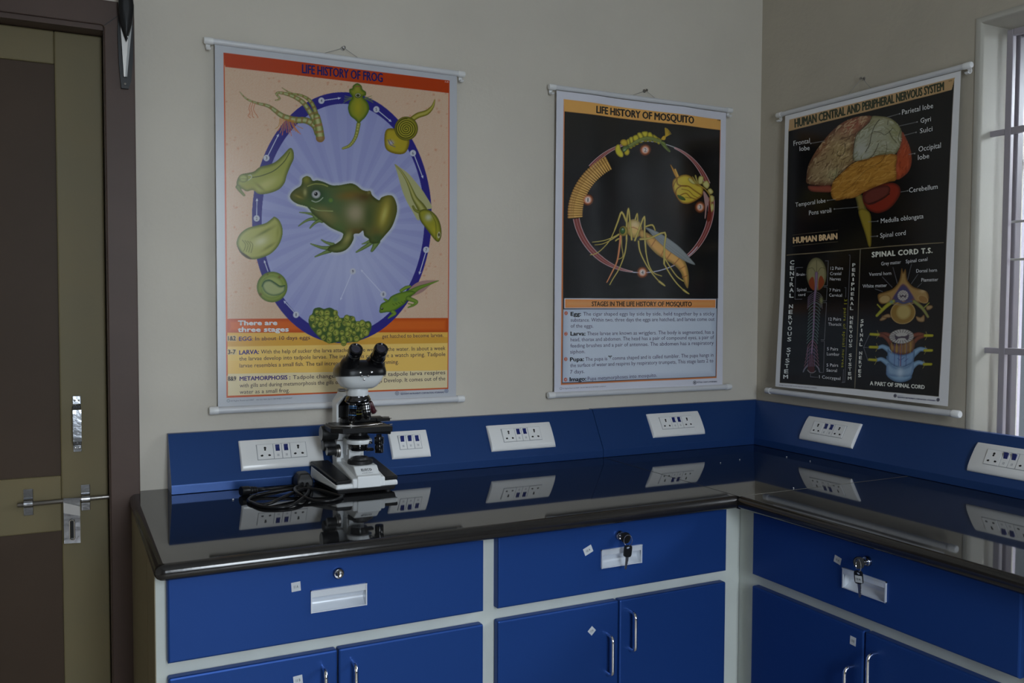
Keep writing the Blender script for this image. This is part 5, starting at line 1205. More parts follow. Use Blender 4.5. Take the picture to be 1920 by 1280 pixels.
# ================= LIFE HISTORY OF MOSQUITO
MQ = (-.7107, -.1435, .9620, .1700)
cv = Canvas([(1043, 168.5), (1362.5, 213), (1358.5, 723.5), (1045.5, 735)], MQ, .0012, .46)
cv.img[:] = cv.col((156, 156, 164))
cv.poly([(1056.5, 185), (1352.3, 226), (1347.3, 709.5), (1057.5, 719.5)], (150, 86, 44)); 
cv.poly([(1056.5, 185), (1352.3, 226), (1351.8, 245.5), (1058, 208)], (190, 140, 72))
bk = cv.poly([(1058.5, 208), (1351, 245.3), (1350, 561), (1060, 558)], (10, 10, 11))
cv.poly([(1060, 557), (1349.3, 561), (1346.2, 707), (1059.5, 716.5)], (38, 40, 46)); cv.poly([(1061, 579), (1347.3, 580), (1345.2, 706), (1060.8, 715)], (160, 167, 178), edge=(136, 143, 156), ew=14)
cv.poly([(1062.8, 558.5), (1346.3, 562.3), (1345.8, 579.8), (1062.8, 577)], (190, 190, 196)); cv.poly([(1064, 560), (1345.2, 563.7), (1344.8, 578.5), (1064, 575.8)], (186, 128, 74), edge=(166, 104, 56), ew=8)
# the cycle ring: pointed crescents
RC = (1208.5, 388.5, 127.5, 122.5)
def arcpts(a0, a1, w0, w1, n=26, dr=0):
    o = []; i_ = []
    for k in range(n + 1):
        t = k / n; a = math.radians(a0 + (a1 - a0) * t); wd = w0 + (w1 - w0) * t
        o.append((RC[0] + (RC[2] + dr + wd / 2) * math.cos(a), RC[1] - (RC[3] + dr + wd / 2) * math.sin(a))); i_.append((RC[0] + (RC[2] + dr - wd / 2) * math.cos(a), RC[1] - (RC[3] + dr - wd / 2) * math.sin(a)))
    return o, i_
for a0, a1, w0, w1, tail in ((142, 106, 8, 3.0, 1), (64, 20, 2.0, 10, 1), (8, -38, 12, 8, 0), (-38, -62, 8, 3, 0), (190, 232, 11, 9, 0), (232, 262, 9, 1.6, 0)):
    o, i_ = arcpts(a0, a1, w0, w1); cv.poly(o + i_[::-1], (96, 44, 40)); cv.line(o, .8, (168, 140, 142)); cv.line(i_, .8, (168, 140, 142)); m_, _ = arcpts(a0, a1, .01, .01); cv.line(m_, .6, (170, 130, 130), alpha=.8)
o, i_ = arcpts(262, 322, 1.6, 1.8); cv.line(o, 1.4, (150, 148, 160)); o, i_ = arcpts(100, 64, 1.2, 1.2); cv.line(o, .9, (160, 160, 160))
# 1 egg raft
n1 = 27
for k in range(n1):
    t = k / (n1 - 1); a = math.radians(188 - 60 * t); cx, cy = 1200.5 + 118 * math.cos(a), 400 - 124 * math.sin(a)
    P0 = np.array([1082, 392]); 
    ang = math.radians(183 - 62 * t); ox, oy = 1204 + 135 * math.cos(ang), 400 - 122 * math.sin(ang)
    ix, iy = 1204 + 111 * math.cos(ang), 400 - 97 * math.sin(ang)
    cv.tube([(ox, oy), ((ox + ix) / 2, (oy + iy) / 2), (ix, iy)], [2.3, 2.2, 1.6], (116, 76, 28), (176, 134, 62), (196, 160, 92), sm=2)
    for q in (.0, .17, .33): cv.blob(ox + (ix - ox) * q, oy + (iy - oy) * q, 1.5, 1.5, (98, 56, 22), .55)
# 2 larva
def Z7(p): return zm(1130, 230, 12.0, p)
def seg(p, rgb=(150, 140, 34), e=(86, 78, 18)): cv.poly(Z7(p), rgb, sm=4, edge=e, ew=3)
for p in ([(560, 400), (610, 360), (640, 470), (590, 500)], [(615, 345), (690, 320), (710, 440), (650, 470)], [(695, 310), (790, 275), (830, 370), (730, 420)], [(790, 245), (870, 225), (930, 330), (850, 365)], [(890, 215), (1020, 205), (1015, 310), (945, 330)], [(1030, 230), (1100, 225), (1150, 330), (1030, 325)], [(1155, 270), (1250, 340), (1235, 370), (1150, 340)], [(1255, 340), (1330, 390), (1325, 410), (1260, 375)],
          [(930, 405), (1020, 400), (1010, 435), (945, 432)], [(1025, 395), (1130, 400), (1110, 432), (1050, 430)], [(1140, 405), (1220, 415), (1210, 455), (1155, 440)], [(840, 440), (920, 430), (900, 460), (850, 465)], [(750, 480), (830, 465), (820, 500), (770, 510)], [(690, 515), (760, 510), (740, 545), (710, 545)], [(620, 555), (700, 540), (670, 590), (640, 585)], [(1225, 430), (1300, 430), (1290, 500), (1245, 480)]): seg(p)
cv.tube(Z7([(500, 600), (600, 545), (720, 470), (850, 400), (980, 360), (1100, 365), (1220, 400), (1310, 430)]), [2.6, 3.2, 3.2, 3.2, 3.4, 3.4, 3, 2.6], (60, 72, 28), (104, 110, 54))
cv.line(Z7([(620, 545), (720, 475), (850, 405), (980, 365), (1100, 370), (1220, 400), (1300, 430)]), .8, (58, 66, 30), sm=4)
cv.ell(*Z7([(505, 450)])[0], 7.5, 6.4, (146, 126, 30), ang=.5, edge=(88, 70, 16), ew=.5); cv.ell(*Z7([(570, 660)])[0], 5, 6.5, (146, 132, 30), edge=(96, 84, 20), ew=.5)
cv.poly(Z7([(310, 540), (350, 490), (410, 500), (430, 590), (490, 690), (480, 770), (410, 770), (330, 700), (300, 610)]), (156, 146, 38), sm=4, edge=(104, 94, 22), ew=3)
cv.poly(Z7([(455, 590), (500, 530), (600, 520), (620, 550), (550, 640), (500, 660)]), (70, 86, 42), sm=4, edge=(40, 54, 20), ew=3); cv.blob(1173, 281, 3, 1.5, (120, 140, 100), .8, ang=-.6)
for k in range(9): cv.line(Z7([(1390, 350), (1415 + 8 * k, 280 + 2 * k), (1400 + 17 * k, 130 + 5 * k * k * .42)]), .9, (156, 128, 30) if k % 2 else (128, 104, 24), sm=3)
cv.poly(Z7([(1325, 380), (1370, 310), (1420, 330), (1400, 400)]), (150, 120, 30), sm=3)
cv.poly(Z7([(1310, 470), (1330, 430), (1400, 450), (1460, 560), (1525, 650), (1500, 675), (1400, 590)]), (92, 104, 48), sm=4, edge=(60, 70, 30), ew=3); cv.line(Z7([(1350, 480), (1420, 540), (1490, 640)]), 1.2, (44, 56, 20), sm=3)
# 3 pupa
def Z6(p): return zm(1230, 290, 9.85, p)
cv.tube(Z6([(275, 200), (320, 290), (360, 370), (395, 430)]), [.5, 1.6, 2.2, 2.4], (96, 58, 14), (150, 110, 40)); cv.tube(Z6([(355, 285), (385, 360), (410, 430)]), [1.4, 1.8, 2.4], (112, 80, 24), (172, 134, 60))
m = cv.poly(Z6([(310, 560), (330, 470), (400, 430), (480, 390), (570, 385), (650, 420), (700, 480), (760, 560), (850, 590), (890, 660), (870, 770), (800, 830), (700, 890), (600, 925), (500, 915), (430, 860), (370, 760), (330, 680)]), (152, 132, 44), sm=4, edge=(96, 62, 18), ew=5)
for p, wd in (([(390, 450), (400, 550), (470, 590), (600, 600), (720, 680), (860, 770)], 2.6), ([(370, 760), (390, 650), (480, 590), (560, 600)], 2.2), ([(330, 600), (360, 520), (390, 470)], 1.8), ([(480, 650), (600, 680), (700, 770), (800, 820)], 1.4), ([(460, 760), (560, 730), (640, 800), (740, 840)], 2)): cv.line(Z6(p), wd, (92, 56, 16), sm=5, clip=m, alpha=.85)
cv.blob(1283, 339, 9, 6, (164, 146, 50), .7, clip=m); cv.blob(1308, 355, 9, 4, (160, 136, 48), .6, ang=.6, clip=m); cv.poly(Z6([(400, 760), (450, 765), (530, 810), (550, 860), (470, 850), (420, 810)]), (38, 58, 16), sm=4); cv.line(Z6([(545, 800), (590, 810), (660, 820)]), 1, (80, 60, 20))
for p in ([(590, 460), (640, 440), (740, 550), (680, 560), (610, 510)], [(670, 420), (700, 440), (770, 550), (740, 550)], [(720, 410), (750, 405), (790, 550), (770, 550)], [(800, 420), (890, 425), (870, 550), (790, 550)], [(870, 560), (950, 490), (1010, 570), (960, 650)], [(970, 670), (1030, 640), (1080, 710), (1020, 750)], [(1025, 770), (1080, 780), (1100, 850), (1060, 900), (1010, 860)], [(1040, 930), (1080, 920), (1095, 1010), (1040, 1090), (990, 1010)]):
    cv.poly(Z6(p), (150, 144, 92), sm=3, edge=(110, 96, 40), ew=3)
cv.line(Z6([(780, 560), (880, 620), (970, 700), (1020, 790), (1030, 900), (1030, 1000)]), 1.6, (130, 104, 40), sm=4); cv.poly(Z6([(890, 690), (960, 760), (1000, 860), (960, 1000), (940, 1180), (920, 1180), (930, 1000), (910, 850)]), (130, 100, 96), sm=4)
cv.poly(Z6([(1000, 900), (1050, 1090), (1020, 1240), (960, 1240), (985, 1050)]), (80, 26, 16), sm=3)
# number discs
for s_, x, y in (('1', 1103.8, 374.5), ('2', 1211.3, 281.6), ('3', 1314.3, 390), ('4', 1208.6, 511.2)): cv.num(s_, x, y, 7.0, rim=(150, 82, 44), fill=(184, 170, 160), ink=(20, 30, 46))
# 4 the mosquito
def Z5(p): return zm(1100, 380, 6.7375, p)
m = cv.poly(Z5([(760, 380), (830, 410), (930, 480), (1050, 580), (1200, 690), (1270, 780), (1305, 920), (1305, 1040), (1290, 1090), (1250, 1020), (1210, 900), (1130, 800), (1020, 730), (900, 650), (800, 540), (770, 470)]), (176, 132, 72), sm=5, edge=(104, 84, 40), ew=7)
for a, b in (((905, 450), (840, 555)), ((1010, 560), (960, 680)), ((1090, 630), (1030, 720)), ((1195, 700), (1110, 800)), ((1260, 810), (1190, 850)), ((1290, 930), (1225, 950))): cv.line(Z5([a, b]), 1.8, (118, 70, 36), alpha=.8)
cv.poly(Z5([(760, 315), (850, 345), (960, 400), (1130, 520), (1220, 600), (1320, 710), (1385, 795), (1250, 745), (1100, 650), (1000, 570), (880, 450), (810, 370)]), (106, 110, 110), sm=4, edge=(84, 88, 88), ew=2)
cv.line(Z5([(770, 320), (1000, 530), (1250, 730)]), .6, (70, 74, 74)); cv.line(Z5([(770, 320), (1080, 560), (1370, 790)]), .5, (70, 74, 74))
cv.ell(*Z5([(625, 330)])[0], 14.5, 17.5, (182, 152, 88), ang=-.25, edge=(104, 84, 36), ew=.55); cv.blob(*Z5([(630, 280)])[0], 9, 7, (196, 178, 136), .7); cv.line(Z5([(560, 325), (620, 315), (720, 370)]), 1.6, (136, 86, 50), sm=3)
cv.ell(*Z5([(725, 400)])[0], 5.5, 9, (150, 118, 62), ang=-.3, edge=(84, 64, 30), ew=.6)
LG = (84, 74, 30), (158, 142, 74)
for pts, r in (([(525, 240), (465, 120), (420, 230), (375, 350)], [2, 1.9, 1.7, 1.5]), ([(375, 350), (310, 480), (200, 600), (120, 648), (65, 655)], [1, 1, .9, .8, .7]), ([(595, 470), (575, 280), (550, 75), (530, 250), (530, 480)], [1.8, 1.7, 1.5, 1.6, 1.8]), ([(530, 480), (510, 640), (440, 830), (360, 960), (318, 1035)], [1.4, 1.3, 1.1, 1, .9]),
               ([(635, 480), (690, 330), (750, 180), (755, 400), (775, 640)], [1.9, 1.7, 1.6, 1.7, 1.5]), ([(775, 640), (810, 790), (870, 890), (970, 932)], [1.2, 1.1, 1, .8]), ([(680, 490), (700, 620), (780, 790), (870, 920), (940, 1000)], [1.6, 1.4, 1.2, 1.1, 1]), ([(940, 1000), (985, 1035), (1012, 1058)], [2, 2, .8]),
               ([(700, 465), (820, 455), (1005, 385), (1000, 560), (1000, 780)], [1.9, 1.7, 1.6, 1.7, 1.8]), ([(1005, 790), (1080, 920), (1160, 1030), (1240, 1110)], [1.3, 1.2, 1.1, 1]), ([(1240, 1110), (1280, 1140), (1312, 1160)], [1.9, 1.8, .8]), ([(1010, 715), (1080, 830), (1160, 940), (1240, 1000)], [1.3, 1.1, 1, 1]),
               ([(635, 220), (660, 140), (668, 235)], [1.4, 1.3, 1.2]), ([(770, 305), (850, 287), (885, 355)], [1.5, 1.6, 1.1]), ([(430, 400), (350, 440), (230, 480), (90, 497)], [1.6, 1, .8, .6]), ([(430, 405), (330, 470), (220, 520), (120, 532)], [1.2, .9, .7, .6]), ([(390, 482), (410, 465), (450, 450)], [1.4, 1.5, 1.5]), ([(465, 430), (470, 560), (485, 680), (425, 715)], [.9, .8, .8, .7])):
    cv.tube(Z5(pts), r, *LG, sm=3)
cv.tube(Z5([(455, 415), (440, 560), (410, 740), (340, 890), (280, 1005)]), [2.4, 2, 1.6, 1.3, .9], (110, 60, 36), (168, 110, 72), sm=4)
cv.ell(*Z5([(490, 360)])[0], 8.6, 9.6, (132, 116, 48), edge=(80, 68, 24), ew=.5); cv.ell(*Z5([(478, 355)])[0], 5.2, 6.6, (44, 72, 34), edge=(24, 40, 18), ew=.5); cv.blob(*Z5([(480, 338)])[0], 1.6, 1.6, (150, 160, 140), .8)
BK = (24, 22, 20); GT = (48, 50, 58)
T('LIFE HISTORY OF MOSQUITO', 1117.5, 211.5, 1300, 233.5, 13.4, BK, .030)
T('STAGES IN THE LIFE HISTORY OF MOSQUITO', 1113.5, 573.2, 1299.5, 575.4, 8.6, (40, 30, 22), .025)
for s_, y in (('1', 586), ('2', 624.5), ('3', 671.5), ('4', 709.5)): cv.ell(1066, y, 3.0, 3.6, (140, 60, 30)); T(s_, 1065.5 if s_ == '1' else 1064.8, y + 2, 1066.4 if s_ == '1' else 1067.2, y + 2, 4.4, (200, 190, 190), .012)
T('Egg:', 1074.5, 591, 1093, 591, 7.2, BK, .035); T('The cigar shaped eggs lay side by side, held together by a sticky', 1097.5, 591, 1343, 593, 7)
T('substance. Within two, three days the eggs are hatched, and larvae come out', 1074.5, 602, 1343, 603, 7); T('of the eggs.', 1074.5, 613, 1116.5, 613.5, 7)
T('Larva:', 1074.5, 627.6, 1101.5, 627.8, 7.2, BK, .035); T('These larvae are known as wrigglers. The body is segmented, has a', 1105, 627.6, 1342, 627, 7)
T('head, thorax and abdomen. The head has a pair of compound eyes, a pair of', 1074.3, 638.6, 1342, 636.8, 7); T('feeding brushes and a pair of antennae. The abdomen has a respiratory', 1074.3, 650, 1341.5, 647.2, 7); T('siphon.', 1074, 661.3, 1101.5, 660.8, 7)
T('Pupa:', 1074, 675.6, 1099, 675.2, 7.2, BK, .035); T('The pupa is', 1102, 675.2, 1143, 674.4, 7); T("' '", 1145, 672, 1151.5, 672, 6, BK, .02); cv.blob(1148.3, 667.5, 1.5, 1.7, BK, 1, p=4); cv.line([(1149, 667), (1149, 671)], .9, BK)
T('comma shaped and is called tumbler. The pupa hangs in', 1153, 674, 1341, 669.6, 7); T('the surface of water and respires by respiratory trumpets, This stage lasts 2 to', 1074, 686.6, 1340.8, 680.2, 7); T('7 days.', 1074, 698.8, 1100.5, 697.6, 7)
T('Imago:', 1073.6, 712.8, 1103.5, 711.6, 7.4, BK, .035); T('Pupa metamorphoses into mosquito.', 1106.5, 711.6, 1236, 706.2, 7)
cv.ell(1057.5, 726, 2.3, 2.3, (80, 80, 90)); cv.ell(1057.5, 726, 1.6, 1.6, (156, 156, 164)); T('All Rights Reserved 2007', 1060.5, 727.2, 1091, 726, 2.4, (84, 84, 94)); T('AN ISO 9001:2015 CERTIFIED COMPANY', 1093, 725.8, 1141, 723.8, 2.2, (84, 84, 94))
cv.ell(1305.8, 717.4, 3.2, 3.6, (46, 46, 56)); cv.ell(1305.8, 717.4, 2.3, 2.6, (150, 150, 158)); cv.ell(1305.8, 717.4, 1.4, 1.6, (50, 50, 60)); T('Published by', 1310, 715.6, 1316.5, 715.5, 1.4, (84, 84, 94)); T('VICTORY CHARTS, HYDERABAD', 1309.5, 718.4, 1348, 717.2, 2.4, (40, 42, 60), .02)
T('Z-28', 1346, 227.6, 1351, 228.3, 2.4, BK, .02)
def wv2(s, z):
    u = s + .7107; tear = np.clip((z - .45) / .5, 0, 1)
    return .0032 * np.sin(u * 19 - .6 + .8 * z) * (.5 + .5 * tear) + .0011 * np.sin(u * 43 + 3 * z) * tear + .0012 * np.sin(z * 7 + 1)
build_chart('black mosquito life history chart with an orange title band, left of the room corner', 'B', cv, MQ, lambda s, z: .0145 + 0 * s, wv2,
    [(-.7300, -.1270, .9700, .0150, .0066), (-.7275, -.1170, .1655, .0160, .0078)], 1, (-.4225, .9960), (-.470, -.397, .9765), 'small nail above the mosquito chart', paper_rough=.22, pspec=1.0)

# ================= HUMAN CENTRAL AND PERIPHERAL NERVOUS SYSTEM (window wall)
BR = (.1177, .6737, .9462, .1720)
cv = Canvas([(1473, 218), (1802, 132.5), (1781.5, 775), (1449, 722)], BR, .0012, .600); cv.tk = .20
cv.img[:] = cv.col((138, 138, 140), .2)
frm = cv.poly([(1478.5, 242.5), (1789.5, 147), (1763.5, 755), (1457, 715.5)], (8, 8, 9), edge=(90, 80, 60), ew=1.2)
cv.poly([(1480.5, 224.5), (1790.5, 145), (1784.5, 168), (1478.5, 245.5)], (158, 128, 90))
cv.line([(1471, 473.2), (1560, 467.5), (1660, 460), (1770, 454.4)], 1.3, (120, 108, 84), sm=3); cv.line([(1608.5, 465), (1603, 600), (1596, 731)], 1.2, (110, 104, 88))
Bz = lambda p: zm(1500, 200, 6.4, p)
Lb = (138, 138, 138)
# brain stem, cerebellum
cv.poly(Bz([(640, 1040), (720, 1040), (770, 1200), (780, 1220), (720, 1260), (670, 1210), (660, 1140)]), (112, 98, 46), sm=3, edge=(64, 62, 34), ew=5)
cv.poly(zm(1440, 100, 3.555, [(590, 1040), (620, 1025), (670, 1060), (675, 1180), (672, 1270), (655, 1275), (635, 1200), (600, 1090)]), (124, 108, 36), sm=4, edge=(88, 76, 22), ew=4)
m = cv.poly(Bz([(730, 1040), (790, 980), (900, 940), (1010, 905), (1110, 900), (1180, 940), (1195, 1020), (1150, 1110), (1080, 1190), (1000, 1240), (900, 1260), (800, 1220), (740, 1140)]), (112, 34, 22), sm=5, edge=(70, 22, 16), ew=6)
cv.poly(Bz([(735, 1060), (790, 990), (900, 945), (1030, 930), (1070, 980), (1030, 1060), (930, 1120), (830, 1160), (760, 1140)]), (88, 40, 34), sm=5, edge=(60, 24, 20), ew=6); cv.line(Bz([(800, 1150), (920, 1110), (1060, 1030)]), 2, (50, 20, 16), sm=4)
# cerebrum outline and lobes
fro = cv.poly(Bz([(70, 900), (65, 820), (85, 700), (150, 570), (250, 430), (360, 300), (480, 200), (600, 140), (720, 112), (850, 112), (820, 180), (740, 250), (670, 320), (635, 420), (625, 560), (640, 650), (500, 760), (390, 860), (360, 920), (220, 925)]), (128, 108, 78), sm=3, edge=(84, 58, 40), ew=12)
cv.blob(*Bz([(620, 220)])[0], 32, 14, (124, 60, 46), .85, ang=-.5, clip=fro); cv.blob(*Bz([(480, 560)])[0], 22, 22, (140, 122, 82), .7, clip=fro); cv.blob(*Bz([(400, 800)])[0], 16, 12, (150, 146, 108), .7, clip=fro); cv.blob(*Bz([(250, 480)])[0], 22, 12, (118, 74, 52), .6, ang=-.9, clip=fro)
par = cv.poly(Bz([(850, 112), (950, 112), (1060, 130), (1150, 190), (1200, 260), (1220, 340), (1200, 440), (1150, 540), (1080, 565), (930, 570), (800, 610), (640, 640), (615, 590), (635, 440), (660, 330), (740, 250), (820, 180)]), (134, 134, 114), sm=3, edge=(92, 88, 60), ew=7)
cv.blob(*Bz([(1130, 300)])[0], 14, 24, (112, 112, 70), .8, clip=par); cv.blob(*Bz([(720, 520)])[0], 18, 20, (150, 152, 146), .8, clip=par); cv.blob(*Bz([(900, 170)])[0], 26, 10, (118, 112, 74), .6, clip=par)
occ = cv.poly(Bz([(1215, 290), (1280, 400), (1325, 520), (1335, 640), (1310, 740), (1250, 810), (1145, 860), (1140, 700), (1145, 580), (1200, 450)]), (140, 58, 30), sm=3, edge=(108, 50, 34), ew=6)
cv.poly(Bz([(80, 930), (200, 930), (345, 925), (360, 1000), (230, 1005), (110, 990)]), (116, 58, 46), sm=3, edge=(84, 40, 34), ew=4)
tmp = cv.poly(Bz([(350, 1020), (360, 930), (400, 850), (500, 760), (640, 650), (800, 610), (930, 570), (1145, 562), (1140, 700), (1145, 858), (1060, 885), (900, 940), (760, 1000), (640, 1070), (520, 1085), (420, 1105), (370, 1080)]), (150, 106, 42), sm=3, edge=(112, 72, 28), ew=6)
rs = np.random.RandomState(8)
def folds(mask, n, x0, y0, x1, y1, ang, dark, lite, ln=9):
    for k in range(n):
        x, y = rs.uniform(x0, x1), rs.uniform(y0, y1); a = ang(x, y) + rs.uniform(-.5, .5); l = rs.uniform(.4, 1) * ln
        p = [(x - l * math.cos(a), y - l * math.sin(a)), (x + rs.uniform(-2, 2), y + rs.uniform(-2, 2)), (x + l * math.cos(a), y + l * math.sin(a))]
        cv.line(p, rs.uniform(.8, 1.9), dark if k % 2 else lite, sm=3, clip=mask, alpha=rs.uniform(.3, .75), aa=1.2)
folds(fro, 480, 1510, 218, 1632, 345, lambda x, y: -.9 + (x - 1510) * .002, (62, 38, 26), (168, 146, 112), 6); folds(par, 200, 1598, 218, 1690, 300, lambda x, y: -1.1 + (x - 1600) * .02, (92, 90, 60), (160, 160, 140), 7)
folds(tmp, 220, 1556, 290, 1680, 370, lambda x, y: -.45, (112, 74, 26), (176, 134, 66), 10); folds(occ, 70, 1680, 260, 1708, 335, lambda x, y: -1.2, (100, 38, 22), (156, 76, 46), 6)
for p, wd in (([(850, 112), (820, 180), (740, 250), (670, 320), (635, 430), (622, 560), (620, 630)], 1.1), ([(390, 860), (500, 750), (640, 650), (780, 625), (850, 580), (900, 500), (930, 430)], 1.2), ([(940, 150), (880, 230), (840, 340), (820, 440), (770, 530)], 1.5), ([(870, 290), (960, 305), (1000, 330), (1060, 295), (1100, 250)], 1.1), ([(1060, 290), (1100, 370), (1150, 420)], 1.3), ([(1020, 410), (1030, 480), (1000, 580), (940, 660), (820, 710)], .8),
              ([(520, 430), (525, 500), (490, 575), (430, 565), (440, 525)], 1.2), ([(430, 680), (420, 780), (395, 860)], 1.0), ([(330, 835), (390, 855)], 1.0), ([(1200, 270), (1170, 360), (1180, 400)], 1.0), ([(1045, 160), (1040, 210)], 1.2), ([(490, 1000), (600, 930), (760, 760), (900, 700)], .7)): cv.line(Bz(p), wd, (36, 30, 20), sm=4, alpha=.85)
# leader lines and labels
for p in ([(1519, 267.5), (1545, 263)], [(1662, 219), (1685.5, 212.5)], [(1684, 235), (1719, 227.5)], [(1694, 252), (1717, 246.8)], [(1703, 287.5), (1714.5, 286)], [(1687.5, 357.5), (1700.5, 355.5)], [(1548, 372.5), (1563, 370.5)], [(1560.5, 388.5), (1606, 385)], [(1624, 413), (1642.5, 411.8)], [(1628, 440.8), (1641.5, 440.2)]): cv.line(p, .8, (110, 110, 110)); cv.ell(p[0][0] if p[0][0] < 1600 and p[1][0] > p[0][0] and p[0][0] < 1565 else p[1][0], p[0][1] if p[0][0] < 1565 else p[1][1], 1.1, 1.1, Lb)
T('HUMAN CENTRAL AND PERIPHERAL NERVOUS SYSTEM', 1490.5, 239, 1769.5, 168.5, 15.5, (22, 26, 16), .028)
T('Parietal lobe', 1690, 214.5, 1749.5, 201.5, 9.5, Lb); T('Gyri', 1725.5, 229.5, 1745.5, 226, 9, Lb); T('Sulci', 1724.5, 248.5, 1748.5, 244, 9, Lb); T('Occipital', 1722, 283, 1765, 275, 10, Lb); T('lobe', 1721, 298, 1742.5, 294.5, 9.5, Lb)
T('Frontal', 1487.5, 272, 1517.5, 266.5, 9, Lb); T('lobe', 1498.5, 281.5, 1517, 279.5, 8.6, Lb); T('Cerebellum', 1703.5, 359, 1759, 352, 9.2, Lb); T('Temporal lobe', 1488.5, 384, 1544.5, 376, 8, Lb); T('Pons varoli', 1513.5, 399.5, 1555, 394.5, 8.6, Lb)
T('Medulla oblongata', 1648.5, 416, 1731.5, 407.5, 9, Lb); T('Spinal cord', 1647, 443.5, 1696.5, 438.5, 9, Lb); T('HUMAN BRAIN', 1483.5, 451.5, 1565, 444.5, 11, (144, 122, 92), .04)
cv.line([(1482.5, 436), (1566.5, 428)], .6, (100, 90, 70)); cv.line([(1482.5, 456.5), (1566, 449.5)], .6, (100, 90, 70))
# vertical headings, letter by letter
def vert(s, x0, y0, x1, y1, h, wd, rgb, b=.03):
    n_ = len(s)
    for i, ch_ in enumerate(s):
        if ch_ == ' ': continue
        t = i / (n_ - 1); x = x0 + (x1 - x0) * t; y = y0 + (y1 - y0) * t; ww = wd * (.35 if ch_ == 'I' else 1.15 if ch_ == 'M' else 1)
        T(ch_, x - ww / 2, y + h / 2, x + ww / 2, y + h / 2, h, rgb, b)
HW = (150, 152, 150)
vert('CENTRAL', 1480.8, 487, 1478.8, 549.5, 7.4, 7.2, HW); vert('NERVOUS', 1477.8, 570, 1475, 632.5, 7.4, 7, HW); vert('SYSTEM', 1474, 652.5, 1468.3, 704, 7.4, 7, HW)
vert('PERIPHERAL', 1596.2, 494, 1591.3, 576.5, 6.2, 5.6, (112, 112, 108)); vert('NERVOUS', 1590.8, 594.5, 1588.5, 648, 6.2, 5.6, (112, 112, 108)); vert('SYSTEM', 1588, 667, 1586.5, 711.5, 6.2, 5.6, (112, 112, 108))
vert('SPINAL', 1611.2, 601.5, 1608.5, 646.5, 6.4, 5.2, (120, 120, 116)); vert('NERVES', 1608, 663.5, 1605.7, 707, 6.4, 5.2, (120, 120, 116))
T('SPINAL CORD T.S.', 1631, 480, 1748.5, 473.5, 9.8, (148, 148, 140), .04, spacing=1.15); T('A PART OF SPINAL CORD', 1626, 726.5, 1735, 738.5, 7.6, (156, 156, 150), .035)
for s_, a, b, c_, d_, h in (('Grey matter', 1648.5, 496, 1687, 493, 6.8), ('Spinal canal', 1696.5, 492.5, 1739, 488.5, 6.8), ('Ventral horn', 1625, 515.5, 1668, 514, 6.6), ('Dorsal horn', 1717, 511, 1757.5, 510, 6.8), ('White matter', 1612.5, 538, 1659.5, 537, 6.8), ('Piamatter', 1727, 528.5, 1760, 528, 6.8),
    ('Brain', 1488.7, 512.5, 1504, 512.5, 5.4), ('12 Pairs', 1552, 502.5, 1575.5, 502.5, 6), ('Cranial', 1551, 512.5, 1572, 512.5, 6), ('Nerves', 1550.5, 522.5, 1571, 522.8, 6), ('Spinal', 1489, 541.5, 1506.5, 541.5, 6), ('cord', 1491.5, 550.5, 1504.5, 550.8, 5.4), ('7 Pairs', 1549.5, 543.5, 1570, 543.8, 5.8), ('Cervical', 1549, 553, 1573, 554, 5.8),
    ('12 Pairs', 1547.5, 599, 1571, 599.5, 6), ('Thoracic', 1547, 608.5, 1571.5, 609.5, 5.8), ('5 Pairs', 1544.5, 656, 1565, 657, 6), ('Lumbar', 1544, 665.5, 1567.5, 667.5, 6), ('5 Pairs', 1543.3, 687.3, 1565, 688.5, 6), ('Sacral', 1543, 697, 1562.5, 698.8, 6), ('1 Coccygeal', 1529.5, 709.5, 1569, 714.5, 6.2)): T(s_, a, b, c_, d_, h, (132, 132, 134))
cv.texts.append(('31 pairs of spinal nerves', (1577.5, 558.5), (1571, 690), 5.6, cv.col((132, 130, 30)), .01, (1.0, 0.03), 1.12))
LN = (104, 104, 110)
for p in ([(1488, 470 + 27), (1487, 497), (1485, 556.5), (1498, 556.8)], [(1500, 497), (1487, 497)], [(1505.5, 510.3), (1508, 510.2)], [(1542, 485), (1547.8, 485.3), (1545.5, 532.5), (1538.5, 532.3)], [(1539, 535), (1545.3, 535.5), (1543.5, 561), (1536, 560.5)], [(1538, 564), (1543.8, 564.5), (1539.5, 635.5), (1533, 635)], [(1533.5, 638.3), (1539.5, 638.5), (1537.3, 698.5), (1530, 698)], [(1513.5, 700), (1513.2, 706), (1527, 707.5)], [(1586.5, 475), (1589, 475.5), (1577, 719), (1573, 719.5)], [(1578.5, 536.5), (1580.5, 537), (1580, 555)], [(1574.7, 694), (1573.5, 719.5), (1571.5, 719.5)], [(1507.5, 542.8), (1517, 543.2)],
          [(1671.2, 500), (1680, 532)], [(1707.5, 494.5), (1699, 527)], [(1650.5, 518), (1669.5, 538)], [(1720, 514), (1707, 532)], [(1636.5, 540.5), (1651, 546)], [(1727.5, 531), (1719, 539)], [(1625.5, 627), (1613.5, 652.5), (1622, 679)], [(1613.5, 652.5), (1624, 653)]): cv.line(p, .7, LN)
